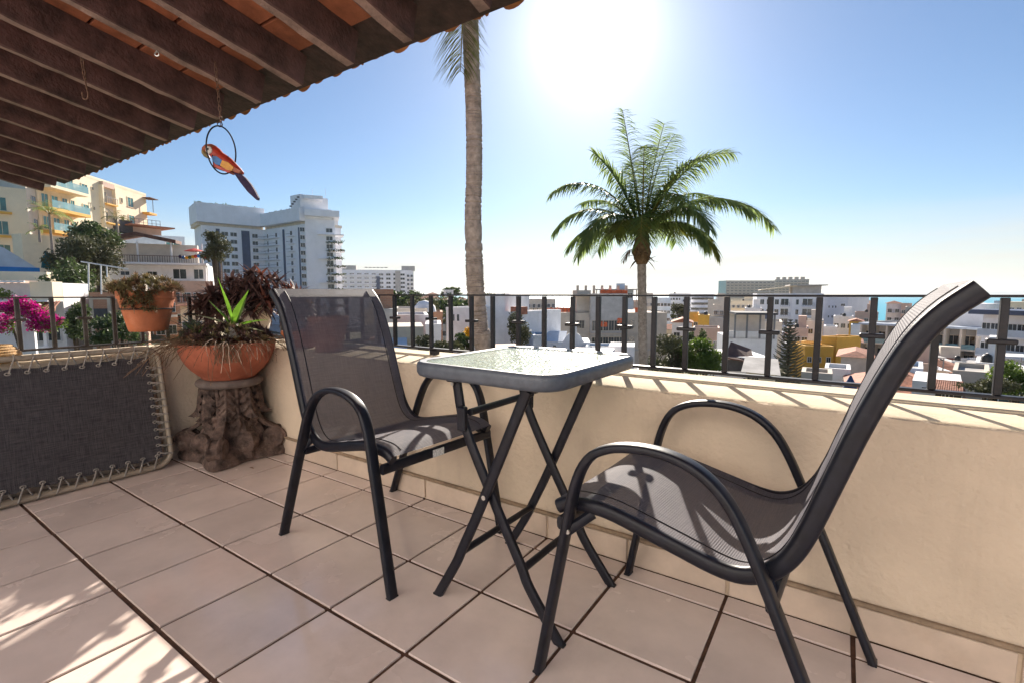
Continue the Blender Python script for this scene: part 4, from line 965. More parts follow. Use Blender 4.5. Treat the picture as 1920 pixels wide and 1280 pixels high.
# ================================================================== HANGING THINGS
def roof_hit(u, v):
    d = ray(u, v); t = (ZE + SL * YE - H) / (d.z + SL * d.y); return d * t + Vector((0, 0, H))
def chain(mb, a, b, link, rad):
    n = max(2, int((b - a).length / (link * 1.45))); ax = (b - a).normalized(); s1 = RH; s2 = ax.cross(s1).normalized(); s1 = s2.cross(ax)
    for i in range(n):
        c = a.lerp(b, (i + .5) / n); s = s1 if i % 2 else s2
        mb.tube([c + s * (math.cos(t) * link * .42) + ax * (math.sin(t) * link) for t in [2 * PI * k / 10 for k in range(10)]], rad, rad, 5, closed=True)
def parrot():
    top = roof_hit(404, 128) + Vector((0, 0, .03)); dd = (top.x * FH.x + top.y * FH.y)
    bot = pxw(415, 236, dd)
    e = wempty('hanging_parrot', top, 'painted wooden parrot on a metal hoop, hung by a chain from the roof', 'ornament')
    ch = MB(); chain(ch, top, bot, .018, .0022); ch.build('chain', 'rust', e, True)
    U = Vector((0, 0, 1)); sc = dd / FPX
    O = pxw(415, 300, dd)
    def Q(u, v, f=0.0): return O + RH * ((u - 415) * sc) + U * ((300 - v) * sc) + FH * f
    hoop = [Q(416 + 15.5 * math.cos(t) * (1 + .0), 283 - 42 * math.sin(t), .06 * math.cos(t)) for t in [2 * PI * k / 36 for k in range(36)]]
    MB().tube(hoop, .0042, .0042, 8, closed=True).build('hoop', 'frame', e, True)
    MB().tube([Q(416 + 4.5 * math.cos(t), 238.5 - 4 * math.sin(t)) for t in [2 * PI * k / 14 for k in range(14)]], .0025, .0025, 6, closed=True).build('swivel', 'frame', e, True)
    def loft(st, thick):
        """st: list of (u,v,halfwidth px perpendicular)"""
        mb = MB(); rows = []; n = 14
        for i, (u, v, w, th) in enumerate(st):
            a = st[max(i - 1, 0)]; b = st[min(i + 1, len(st) - 1)]; t = Vector((b[0] - a[0], b[1] - a[1])); t.normalize(); nx = Vector((-t.y, t.x))
            rows.append([Q(u + nx.x * w * math.cos(k * 2 * PI / n), v + nx.y * w * math.cos(k * 2 * PI / n), th * math.sin(k * 2 * PI / n)) for k in range(n + 1)])
        mb.grid(rows); m = n + 1
        mb.f.append(tuple(range(n))[::-1]); mb.f.append(tuple((len(rows) - 1) * m + k for k in range(n)))
        return mb
    loft([(386, 279.5, 3, .010), (391, 280, 7, .019), (398, 282.5, 10, .026), (406, 289, 11, .030), (411, 296, 11.5, .032), (419, 302, 12, .034), (428, 308, 11.5, .033), (437, 315, 9.5, .028), (446, 320, 6, .02), (453.5, 324.5, 2.5, .010)], 0).build('body', 'p_red', e, True)
    hd = loft([(381.5, 283, 1.5, .006), (384, 281.5, 4, .014), (389, 280.5, 7.5, .022), (396, 281.5, 9.8, .029), (402, 285, 10.6, .032)], 0).build('head', 'p_head', e, True)
    loft([(382.2, 284, 2.2, .010), (383.5, 287.5, 3.4, .013), (387, 291.5, 4.2, .013), (391, 295.0, 3.2, .010), (394.5, 298, 1, .004)], 0).build('beak', 'p_beak', e, True)
    def patch(cu, cv, ru, rv, f, m, nm, par):
        mb = MB(); n = 18
        mb.add([Q(cu + ru * math.cos(k * 2 * PI / n), cv + rv * math.sin(k * 2 * PI / n), f) for k in range(n)] + [Q(cu + ru * .8 * math.cos(k * 2 * PI / n), cv + rv * .8 * math.sin(k * 2 * PI / n), f - .004) for k in range(n)],
               [(k, (k + 1) % n, n + (k + 1) % n, n + k) for k in range(n)] + [tuple(range(n, 2 * n))])
        mb.build(nm, m, par, True)
    patch(398.5, 285.5, 6.2, 6.8, -.0285, 'p_white', 'face_patch', e)
    patch(397.5, 283.8, 2.0, 2.2, -.0335, 'p_black', 'eye', e)
    def plate(pts, f0, f1, m, nm):
        P = [Q(u, v, 0) for u, v in pts]; MB().prism(P, FH, f0, f1).build(nm, m, e)
    plate([(406, 297), (413, 297), (423, 304), (419, 313.5), (411, 311), (406.5, 305)], -.040, -.024, 'p_blue', 'wing_blue')
    plate([(423, 304), (434, 308), (443, 316), (440, 322.5), (431, 321), (419, 313.5)], -.039, -.022, 'p_yel', 'wing_yellow')
    plate([(443, 316), (455, 322.5), (452.5, 327), (440, 322.5)], -.036, -.020, 'p_head', 'wing_tip')
    plate([(407, 306), (411, 311), (431, 321), (438, 323.5), (430, 325), (416, 319), (406.5, 315)], -.034, .030, 'p_red', 'belly')
    MB().tube([Q(404.5, 294, -.03), Q(406, 314, -.03), Q(409, 317, -.03), Q(424, 322, -.03)], .0028, .0028, 6).build('perch', 'frame', e, True)
    P = [Q(u, v, 0) for u, v in ((437, 322), (444, 324.5), (452.5, 327), (459, 333), (468, 344), (475, 356), (480.5, 368), (479.5, 372), (477, 372), (462, 358), (449, 341))]
    MB().prism(P, FH, -.012, .008).build('tail', 'p_tail', e)
parrot()
def roof_hooks():
    top = roof_hit(153, 110) + Vector((0, 0, .02)); dd = top.x * FH.x + top.y * FH.y; sc = dd / FPX
    e = wempty('ceiling_hook', top, 'rusty iron hook hanging from a roof beam at upper left', 'hook')
    def Q(u, v): return top + RH * ((u - 153) * sc) + Vector((0, 0, (104 - v) * sc))
    mb = MB(); chain(mb, Q(153, 104), Q(156, 147), .018, .003); mb.build('chain', 'rust', e, True)
    MB().tube(smooth_path([Q(156, 145), Q(157.5, 160), Q(159.5, 171), Q(157.5, 178.5), Q(153, 180.5), Q(149.5, 177), Q(149, 168)], 4), .0042, .0042, 7).build('hook', 'rust', e, True)
    b = roof_hit(294, 96); dd = b.x * FH.x + b.y * FH.y
    e = wempty('screw_eye', b, 'small pale screw eye under a roof beam at upper left', 'hook')
    MB().tube([b + RH * (.011 * math.cos(t)) + Vector((0, 0, -.016 + .011 * math.sin(t))) for t in [2 * PI * k / 14 for k in range(14)]], .0035, .0035, 6, closed=True).build('eye', 'steel', e, True)
    MB().tube([b + Vector((0, 0, -.005)), b + Vector((0, 0, .03))], .003, .003, 6).build('shank', 'steel', e, True)
roof_hooks()

def floor_leaf(u, v, ln, a, label):
    d = ray(u, v); p = d * (-H / d.z) + Vector((0, 0, H + .003)); e = wempty('dry_leaf', p, label, 'leaf')
    mb = MB(); mb.leaf(p, (math.cos(a), math.sin(a), .12), ln, ln * .4, .5, 5, .5); mb.build('blade', 'leaf_dry', e, True)
floor_leaf(468, 877, .035, .4, 'small curled dry leaf on the floor in front of the pedestal')
floor_leaf(372, 884, .022, 2.0, 'tiny dry leaf on the floor left of the pedestal foot')
floor_leaf(533, 865, .018, 1.0, 'tiny dark leaf on the tile joint right of the pedestal')

# ================================================================== THE PLACE BEYOND: sea, land, town
ZSEA = -28.0
mb = MB(); n = 72
mb.grid([[Vector((r_ * math.cos(2 * PI * k / n), r_ * math.sin(2 * PI * k / n), ZSEA)) for k in range(n + 1)] for r_ in (1, 600, 2000, 6000, 12000)])
sea = mb.build('sea', 'sea'); tag(sea, kind='structure')
def terrain():
    rr = [math.sinh(t) * 9 for t in np.linspace(-5.6, 5.6, 97)]; dl = [-60, -40, -20, -8, 0] + [4 * 1.085 ** k for k in range(76)]
    pts = []
    for d in dl:
        row = []
        for r in rr:
            z = ground(r, d) + .35 * math.sin(r * .31) * math.cos(d * .23)
            if d < 3.6 and abs(r) < 14: z = min(z, -4.5)
            row.append(rdz(r, d, z))
        pts.append(row)
    o = MB().grid(pts).build('terrain', 'ground', None, True); tag(o, kind='structure')
terrain()
def headland():
    rs = random.Random(2); rows = []
    for i in range(41):
        q = i / 40; u = 1560 + q * 900; hgt = (30 + 120 * sm(0, .75, q)) * (1 + .10 * math.sin(q * 23) + .06 * math.sin(q * 51)) * sm(-.02, .12, q)
        d = 9000; r = bear(u) * d
        rows.append([rdz(r, d - 900, ZSEA - 5), rdz(r, d - 350, ZSEA + hgt * .55), rdz(r, d, ZSEA + hgt), rdz(r, d + 900, ZSEA - 5)])
    o = MB().grid(rows).build('headland', 'headland', None, True); tag(o, kind='structure')
headland()

win_cache = {}
def win_mesh(pane, frame):
    k = (pane, frame)
    if k not in win_cache:
        mb = MB()
        mb.box((0, -.012, 0), (.92, .03, .92)); npane = len(mb.f)
        for c, s in (((-.47, -.03, 0), (.06, .09, 1)), ((.47, -.03, 0), (.06, .09, 1)), ((0, -.031, .47), (.88, .09, .06)), ((0, -.045, -.48), (1.06, .14, .05)), ((0, -.025, 0), (.035, .05, .88))): mb.box(c, s)
        me = mb.mesh('window'); me.materials.append(MATS[pane]); me.materials.append(MATS[frame])
        mi = [0] * npane + [1] * (len(mb.f) - npane); me.polygons.foreach_set('material_index', mi); win_cache[k] = me
    return win_cache[k]
def addwin(e, x, z, w, h, pane='pane', frame='w_white', face='f', W=0, y=0.0):
    if face == 'f': return inst('window', win_mesh(pane, frame), e, (x, y, z), (0, 0, 0), (w, 1, h))
    if face == 'r': return inst('window', win_mesh(pane, frame), e, (W, x, z), (0, 0, PI / 2), (w, 1, h))
    return inst('window', win_mesh(pane, frame), e, (0, x, z), (0, 0, -PI / 2), (w, 1, h))
def addbal(e, x0, x1, z, dep, slab='w_white', rail='rail_far', rh=1.0, solid=False):
    b = MB().box(((x0 + x1) / 2, -dep / 2, z), (x1 - x0, dep, .22)).build('balcony', slab, e)
    mb = MB()
    if solid: mb.box(((x0 + x1) / 2, -dep + .05, z + .11 + rh / 2), (x1 - x0, .08, rh))
    else:
        mb.box(((x0 + x1) / 2, -dep + .05, z + .11 + rh), (x1 - x0, .07, .07))
        k = int((x1 - x0) / .45)
        for i in range(k + 1): mb.box((x0 + .04 + (x1 - x0 - .08) * i / max(k, 1), -dep + .05, z + .11 + rh / 2), (.05, .05, rh))
    mb.build('balcony_rail', rail, b)
    return b
def bld(name, label, u0, u1, vt, d, d1=None, dp=10, m='w_white', fl=0, cols=0, ww=1.2, wh=1.3, fh=3.0, top=1.0, side=None, sc=3, roof='flat', pane='pane', frame='w_white', bal=None, group=None, cat='building', zb=None, rail='rail_far', solid=False, x0=.0, tank=0, hut=0):
    skew = 0 if d1 is None else d1 - d
    d1 = d if d1 is None else d1
    if u0 > 690:                       # in the town the fronts look up at the terrace
        t0, t1 = math.atan(bear(u0)), math.atan(bear(u1)); R_ = d / math.cos((t0 + t1) / 2)
        d, d1 = R_ * math.cos(t0), R_ * math.cos(t1) + skew
    r0, r1 = bear(u0) * d, bear(u1) * d1; rot = math.atan2(d1 - d, r1 - r0); W = math.hypot(d1 - d, r1 - r0)
    zt = px(u0, vt, d)[2]
    g = min(ground(r0, d), ground(r1, d1)) - 1.2 if zb is None else zb
    g = min(g, zt - 2.2)
    e = empty(name, rdz(r0, d, g), YAW + rot, label, cat, group); Z = zt - g
    MB().box((W / 2, dp / 2, Z / 2), (W, dp, Z)).build('wall', m, e)
    if roof == 'flat':
        mb = MB()
        for c, s in (((W / 2, .10, Z + .17), (W + .06, .26, .42)), ((W / 2, dp - .10, Z + .171), (W + .06, .26, .42)), ((.10, dp / 2, Z + .169), (.26, dp - .46, .42)), ((W - .10, dp / 2, Z + .168), (.26, dp - .46, .42))): mb.box(c, s)
        mb.build('parapet', m, e)
        MB().box((W / 2, dp / 2, Z + .015), (W - .4, dp - .4, .03)).build('roof', 'roof_grey', e)
    elif roof == 'hip':
        o = .5; hz = min(W, dp) * .22
        v = [(-o, -o, Z), (W + o, -o, Z), (W + o, dp + o, Z), (-o, dp + o, Z)]; k = min(W, dp) * .45
        v += [(k, dp / 2, Z + hz), (W - k, dp / 2, Z + hz)] if W >= dp else [(W / 2, k, Z + hz), (W / 2, dp - k, Z + hz)]
        f = [(0, 1, 5, 4), (1, 2, 5), (2, 3, 4, 5), (3, 0, 4), (3, 2, 1, 0)] if W >= dp else [(0, 1, 4), (1, 2, 5, 4), (2, 3, 5), (3, 0, 4, 5), (3, 2, 1, 0)]
        MB().add(v, f).build('roof', 'roof_red', e)
    elif roof == 'gable':
        hz = W * .2; o = .3
        v = [(-o, -o, Z - .05), (W / 2, -o, Z + hz), (W + o, -o, Z - .05), (-o, dp + o, Z - .05), (W / 2, dp + o, Z + hz), (W + o, dp + o, Z - .05)]
        MB().add(v, [(0, 2, 1), (3, 4, 5), (0, 1, 4, 3), (1, 2, 5, 4), (0, 3, 5, 2)]).build('roof', 'roof_red', e)
    elif roof == 'shed':
        v = [(-.3, -.6, Z), (W + .3, -.6, Z), (W + .3, dp, Z + 1.2), (-.3, dp, Z + 1.2)]; v += [(a, b, c + .14) for a, b, c in v]
        MB().add(v, [(3, 2, 1, 0), (4, 5, 6, 7), (0, 1, 5, 4), (1, 2, 6, 5), (2, 3, 7, 6), (3, 0, 4, 7)]).build('roof', 'roof_brown', e)
    for i in range(fl):
        z = Z - top - (i + .5) * fh
        if z < .6: break
        for j in range(cols):
            x = x0 + (W - 2 * x0) * (j + .5) / cols
            addwin(e, x, z, ww, wh, pane, frame)
        if bal: addbal(e, x0 + .2, W - x0 - .2, z - wh / 2 - .15, bal, m, rail, solid=solid)
        if side:
            for j in range(sc): addwin(e, dp * (j + .5) / sc, z, ww, wh, pane, frame, side, W)
    if tank:
        for k in range(tank):
            x = W * random.uniform(.2, .8); y = dp * random.uniform(.2, .6)
            MB().lathe([(.0001, .3), (.36, .3), (.38, .36), (.38, .85), (.3, 1.0), (.14, 1.06), (.14, 1.12), (.0001, 1.14)], (x, y, Z), 14).build('water_tank', 'tank', e, True)
            MB().box((x, y, Z + .16), (.8, .8, .3)).build('tank_plinth', 'w_grey', e)
    if hut:
        MB().box((W * .7, dp * .55, Z + 1.3), (min(3, W * .4), min(3, dp * .5), 2.6)).build('stair_hut', m, e)
    return e, W, Z

# ---- left hillside: cream apartment house
e, W, Z = bld('apartment_house', 'cream hillside apartment house with turquoise glass balconies, upper left', 86, 286, 300, 70, 95, 12, 'w_cream', top=.8)
fhC = 3.15
for i in range(4):
    z = Z - 2.1 - i * fhC
    for x, w in ((1.2, 1.3), (3.0, 1.3), (4.9, 1.1), (6.4, .9)): addwin(e, x, z, w, 2.0, 'pane_teal', 'w_cream')
    b = MB().box((3.6, -.95, z - 1.35), (7.4, 1.9, .42)).build('balcony', 'w_orange' if i else 'w_cream', e)
    MB().box((3.6, -1.86, z - .62), (7.3, .05, 1.05)).build('glass_rail', 'pane_rail', b)
    MB().box((7.26, -.93, z - .62), (.05, 1.8, 1.05)).build('glass_rail', 'pane_rail', b)
    addwin(e, 9.2, z, 1.35, 1.7, 'pane_teal', 'w_cream'); addwin(e, 11.0, z + .5, .45, .5, 'pane', 'w_cream')
    addwin(e, 18.0, z - .1, .6, .9, 'pane', 'w_cream'); addwin(e, 20.4, z, 1.7, 1.8, 'pane_teal', 'w_cream')
    MB().box((14.2, -.01, z - .2), (2.8, .06, 2.5)).build('loggia_back', 'w_beige', e)
    addwin(e, 13.8, z - .35, .7, 1.9, 'pane', 'w_cream', y=-.04)
    for x in (12.65, 15.75): MB().box((x, -.28, z - .1), (.30, .56, 3.15)).build('loggia_pier', 'w_cream', e)
    addbal(e, 12.8, 15.6, z - 1.5, .9, 'w_orange', 'rail_far')
    bb = MB().box((W - .2, -.5, z - 1.3), (2.4, 1.4, .35)).build('balcony', 'w_orange', e)
MB().box((14.2, -.26, Z - .45), (2.8, .5, .85)).build('fascia', 'w_pink', e)
MB().tube([(W + .6, -.8, Z - 3), (W + .6, -.8, Z - .6)], .06, .06, 6).build('terrace_post', 'rail_far', e)
MB().box((W + .2, -.5, Z - .5), (2.6, 1.8, .12)).build('terrace_canopy', 'roof_brown', e)
e, W, Z = bld('apartment_house', 'cream stairwell block in shadow between the two hillside apartment houses', 66, 86, 330, 68, 70.2, 8, 'w_beige', 0)
for k in range(3): addwin(e, W * .6, Z - 3 - 3.1 * k, 1.0, 1.2, 'pane', 'w_beige')
e, W, Z = bld('apartment_house', 'nearer cream apartment house with green windows at the left picture edge', -90, 66, 342, 62, 68, 12, 'w_cream', 0)
for i in range(4):
    z = Z - 1.9 - 3.1 * i
    for x in (W - 2.6, W - 5.4, W - 7.6): addwin(e, x, z, 1.3, 1.9, 'pane_teal', 'w_cream')
    for x0_ in (W - 3.5, W - 8.6):
        MB().box((x0_ + .9, -.3, z - 1.15), (2.0, .8, .25)).build('balcony', 'w_orange', e)
MB().box((W - 1.9, -.04, 2.4), (2.0, .1, 3.0)).build('orange_panel', 'w_orange', e)
wl, W, Z = bld('retaining_wall', 'tall cream retaining wall below the hillside apartment houses', 50, 160, 444, 62, 68, 2, 'w_cream', 0, cat='wall')
# ---- lower left houses
e, W, Z = bld('house', 'white house with sloping roofline and bright blue band at left edge', -40, 78, 503, 50, 54, 8, 'w_white', 0, roof='none')
MB().box((W / 2, -.03, Z - .25), (W, .12, .95)).build('blue_band', 'w_blue', e)
MB().add([(0, 0, Z), (W, 0, Z), (W, 0, Z + .05), (W * .45, 0, Z + 2.2), (0, 0, Z + 3.0)] + [(0, 6, Z), (W, 6, Z), (W, 6, Z + .05), (W * .45, 6, Z + 2.2), (0, 6, Z + 3.0)], [(0, 1, 2, 3, 4), (9, 8, 7, 6, 5), (4, 3, 8, 9), (3, 2, 7, 8), (0, 4, 9, 5), (1, 6, 7, 2)]).build('gable_wall', 'w_ltblue', e)
e, W, Z = bld('house', 'cream house with three small barred windows under the blue band', -40, 90, 516, 47, 49, 4, 'w_cream', 0)
for x in (.62, .75, .86): addwin(e, W * x, Z - 1.1, .8 if x != .75 else 1.5, .7, 'pane', 'w_beige')
e, W, Z = bld('house', 'white house with pergola terrace and terracotta awning behind the left railing', -60, 117, 530, 43, 45, 4.5, 'w_white', 0, roof='none', zb=-9)
MB().box((W - .8, -.7, Z - .75), (1.6, 1.6, 1.7)).build('corner_wall', 'w_cream', e)
for k in range(13): MB().box((W - 1.9 - .46 * k, -1.1, Z + .05), (.16, 2.6, .2)).build('pergola_slat', 'w_pink', e)
MB().box((W / 2 - .9, -2.35, Z + .06), (W - 1.2, .16, .14)).build('pergola_beam', 'w_white', e)
for x in (W - 5.2, W - 7.4): MB().box((x, -2.3, Z - .75), (.22, .22, 1.6)).build('pergola_post', 'w_white', e)
MB().box((W / 2, -1.06, Z - 1.62), (W, 2.6, .12)).build('terrace_slab', 'w_white', e)
cloud_mesh('terrace_plants', [((W - 3.5, -1.6, Z - 1.0), (.8, .5, .5)), ((W - 4.4, -1.6, Z - 1.1), (.6, .5, .4))], 300, .16, 91, 'leaf_bright', parent=e)
v = [(-.2, -3.6, Z - 2.6), (W + 1.0, -3.6, Z - 2.6), (W + .1, -1.2, Z - 1.72), (-.2, -1.2, Z - 1.72)]; v += [(a, b, c - .12) for a, b, c in v]
aw = MB().add(v, [(0, 1, 2, 3), (7, 6, 5, 4), (0, 4, 5, 1), (1, 5, 6, 2), (2, 6, 7, 3), (3, 7, 4, 0)]).build('awning', 'roof_red', e)
for k in range(40):
    x = -.1 + (W + 1.0) * k / 40
    MB().tube([(x, -3.64, Z - 2.56), (x - (.4 if k > 34 else 0), -1.25, Z - 1.66)], .085, .06, 6).build('roof_tile', 'roof_red', aw, True)
MB().box((W / 2 - 1.6, -2.6, Z - 4.5), (W - 3.4, .3, 3.7)).build('front_wall', 'w_white', e)
for x in (W - .1, W - 2.6, W - 3.5): MB().box((x, -2.9, Z - 4.4), (.24, .24, 3.6)).build('porch_post', 'w_white', e)
MB().box((W - 1.3, -3.0, Z - 5.6), (3.0, .5, .3)).build('porch_sill', 'w_white', e)
addwin(e, W - 2.0, Z - 4.2, 1.0, 2.2, 'pane', 'w_white', y=-.1); addwin(e, W - .8, Z - 4.2, 1.0, 2.2, 'pane', 'w_white', y=-.1)
# low garden wall with bougainvillea in front of it
gw, W, Z = bld('garden_wall', 'plain white garden wall with magenta bougainvillea above the lounger', -60, 57, 588, 35, 36.5, .4, 'w_white', 0, cat='wall', roof='none')
def bougain():
    c0 = px(55, 590, 34.5); base = rdz(c0[0], 34.5, -7)
    e = wempty('bougainvillea', base, 'magenta bougainvillea hanging over the white garden wall at left', 'shrub')
    cl = []
    for (u, v, s) in ((20, 578, .20), (38, 566, .20), (52, 575, .24), (66, 586, .24), (72, 602, .26), (85, 600, .24), (100, 602, .18), (66, 612, .16), (84, 612, .16), (8, 600, .22), (3, 615, .16), (28, 580, .2), (108, 600, .12), (14, 572, .14)):
        cl.append((tuple(pxw(u, v, 34.3)), (s * 3.0, s * 3.0, s * 2.4)))
    cloud_mesh('flowers', cl, 3000, .12, 3, 'boug', parent=e)
    cloud_mesh('leaves', [(tuple(Vector(c) + Vector((.1, .3, -.2))), r) for c, r in cl], 1300, .11, 5, 'leaf_bright', parent=e)
    MB().tube([base, pxw(20, 600, 34.9), pxw(60, 585, 34.4)], .08, .06, 6).build('stem', 'bark', e, True)
bougain()
# brick house, white pipe frame
e, W, Z = bld('brick_house', 'unfinished red brick house with concrete bands behind the terracotta pot', 168, 262, 556, 46, 48, 8, 'brick_wall', 0)
for x in (.05, W * .36, W * .82): MB().box((x, -.04, Z / 2), (.28, .10, Z)).build('concrete_post', 'w_conc', e)
for z in (Z - .2, Z - 2.6): MB().box((W / 2, -.05, z), (W, .12, .22)).build('concrete_band', 'w_conc', e)
MB().box((.7, -.02, Z - 2.1), (1.0, .06, 1.9)).build('doorway', 'w_dark', e)
MB().box((W / 2 + 1, 3, Z + .8), (W - 1.5, 4, 1.6)).build('upper_wall', 'w_beige', e)
pf = wempty('pipe_frame', pxw(166, 556, 45.2), 'white metal pipe frame standing on the brick house', 'frame')
for (a, b) in (((166, 494), (166, 545)), ((189, 496), (190, 552)), ((200, 500), (201, 520)), ((152, 491), (240, 505))):
    MB().tube([pxw(a[0], a[1], 45.2), pxw(b[0], b[1], 45.2)], .06, .06, 6).build('pipe', 'w_white', pf, True)
# terrace house
e, W, Z = bld('terrace_house', 'three storey house with shaded terraces and brown canopy left of the white hotel', 208, 392, 494, 72, 77, 7, 'w_white', 0, roof='none')
zt = Z
MB().box((W / 2, -1.2, Z), (W + .4, 2.6, .30)).build('terrace_slab', 'w_white', e)
for x in (.4, W * .33, W * .66, W - .3): MB().tube([(x, -2.2, Z), (x, -2.2, Z + 3.1)], .13, .13, 8).build('column', 'w_white', e, True)
MB().box((W * .45, .6, Z + 1.5), (W * .9, 1.0, 3.0)).build('rear_wall', 'w_beige', e)
v = [(-.8, -2.9, Z + 2.7), (W * .33, -2.9, Z + 3.9), (W * .72, -2.9, Z + 2.95), (W * .72, 1.4, Z + 3.1), (W * .33, 1.4, Z + 4.1), (-.8, 1.4, Z + 2.9)]; v += [(a, b, c + .5) for a, b, c in v]
MB().add(v, [(5, 4, 1, 0), (4, 3, 2, 1), (6, 7, 10, 11), (7, 8, 9, 10), (0, 1, 7, 6), (1, 2, 8, 7), (2, 3, 9, 8), (5, 0, 6, 11), (3, 4, 10, 9), (4, 5, 11, 10)]).build('canopy', 'roof_brown', e)
mb = MB(); mb.box((W / 2, -2.45, Z + 1.1), (W, .06, .08))
for k in range(int(W / .3)): mb.box((.15 + .3 * k, -2.45, Z + .6), (.05, .05, 1.0))
mb.build('terrace_rail', 'roof_brown', e)
for k, (x, w_) in enumerate(((W * .15, 1.2), (W * .42, 1.3), (W * .70, 1.9), (W * .90, 1.4))): addwin(e, x, Z - 1.4, w_, 1.6 if k > 1 else .6, 'pane', 'w_white')
for k in (0, 1): MB().box((W * (.66 + .24 * k), -.8, Z - 2.7), (W * .22, 1.6, .16)).build('awning', 'w_white', e)
MB().box((W * .85, -1.0, Z - 3.1), (W * .3, 2.0, .25)).build('lower_slab', 'w_pink', e)
MB().box((W * .98, -1.0, Z - 1.5), (.35, .35, 3.0)).build('lower_pillar', 'w_white', e)
up, W2, Z2 = bld('house', 'grey white house with long blank wall above the shaded terrace', 210, 352, 441, 84, 90, 8, 'w_ltblue', 0)
addwin(up, W2 - 1.7, Z2 - 1.3, 2.4, 1.2, 'pane_teal', 'w_white')
e, W, Z = bld('house', 'small hillside house with flat pink roof and roof rail under the apartment house', 255, 310, 425, 88, 92, 7, 'w_pink', 1, 3, .9, 1.2, roof='none')
MB().box((W / 2, 2.0, Z + .1), (W + 2.2, 9.5, .22)).build('roof_slab', 'roof_red', e)
mb = MB(); mb.box((W / 2, .2, Z + 1.5), (W, .06, .07)); mb.box((W / 2, .2, Z + .9), (W, .05, .05))
for k in range(8): mb.box((W * k / 7, .2, Z + .85), (.06, .06, 1.3))
mb.build('roof_rail', 'rail_far', e)
pg, W, Z = bld('pergola', 'long brown pergola on the hillside above the blank wall', 206, 258, 408, 84, 88, 3, 'w_dark', 0, roof='none', zb=px(206, 411, 84)[2], cat='pergola')
pb = pg.children[0]
for k in range(5): MB().box((W * k / 4, .1, -1.2), (.14, .14, 3.0)).build('post', 'roof_brown', pg)
e, W, Z = bld('house', 'terracotta pink house with balcony below the red parasol terrace', 318, 400, 532, 64, 67, 6, 'w_pink', 2, 4, 1.0, 1.3, 2.8, top=.4, bal=1.0, rail='roof_red')
e, W, Z = bld('house', 'brick red house with white band behind the parapet corner', 262, 330, 548, 58, 60, 6, 'brick_wall', 2, 3, .9, 1.2, 2.7, top=.5)
MB().box((W / 2, -.06, Z - 2.9), (W, .14, .3)).build('white_band', 'w_white', e)
e, W, Z = bld('house', 'small cream house with tiled roof right of the brick red house', 336, 398, 574, 54, 55, 5, 'w_cream', 2, 3, .9, 1.2, 2.6, roof='hip')
# red parasol, lantern garland, green parasol
def parasol(u, v, d, rad, h, m, label, closed=False):
    c = pxw(u, v, d); e = wempty('parasol', c - Vector((0, 0, h)), label, 'parasol')
    if closed: MB().lathe([(.05, .1), (rad * .22, -h * .25), (rad * .3, -h * .72), (.04, -h * .7)], c, 10).build('canopy', m, e, True)
    else: MB().lathe([(rad, -rad * .32), (rad * .55, -rad * .14), (.03, 0)], c, 10).build('canopy', m, e)
    MB().tube([c - Vector((0, 0, h)), c + Vector((0, 0, .1))], .03, .03, 6).build('pole', 'w_white', e, True)
parasol(364, 466, 71, 1.3, 2.3, 'red_cloth', 'open red parasol on the terrace of the three storey house')
parasol(88, 474, 56, 2.0, 2.4, 'teal_cloth', 'folded dark teal parasol below the retaining wall', True)
gar = wempty('lantern_garland', pxw(362, 482, 70.5), 'string of round colourful paper lanterns along the terrace rail', 'garland')
for k, (u, c) in enumerate(((338, 'p_tail'), (344, 'p_blue'), (350, 'flower_y'), (356, 'leaf_bright'), (362, 'flower_y'), (367, 'red_cloth'), (373, 'w_blue'), (379, 'leaf_bright'), (385, 'red_cloth'))):
    c0 = pxw(u, 482 + 1.5 * math.sin(k * .8), 70.6)
    MB().lathe([(.0001, -.25), (.16, -.2), (.25, 0), (.16, .2), (.0001, .25)], c0, 10).build('lantern', c, gar, True)
MB().tube([pxw(336, 478, 70.6), pxw(362, 480, 70.6), pxw(388, 478, 70.6)], .015, .015, 4).build('cord', 'frame', gar)

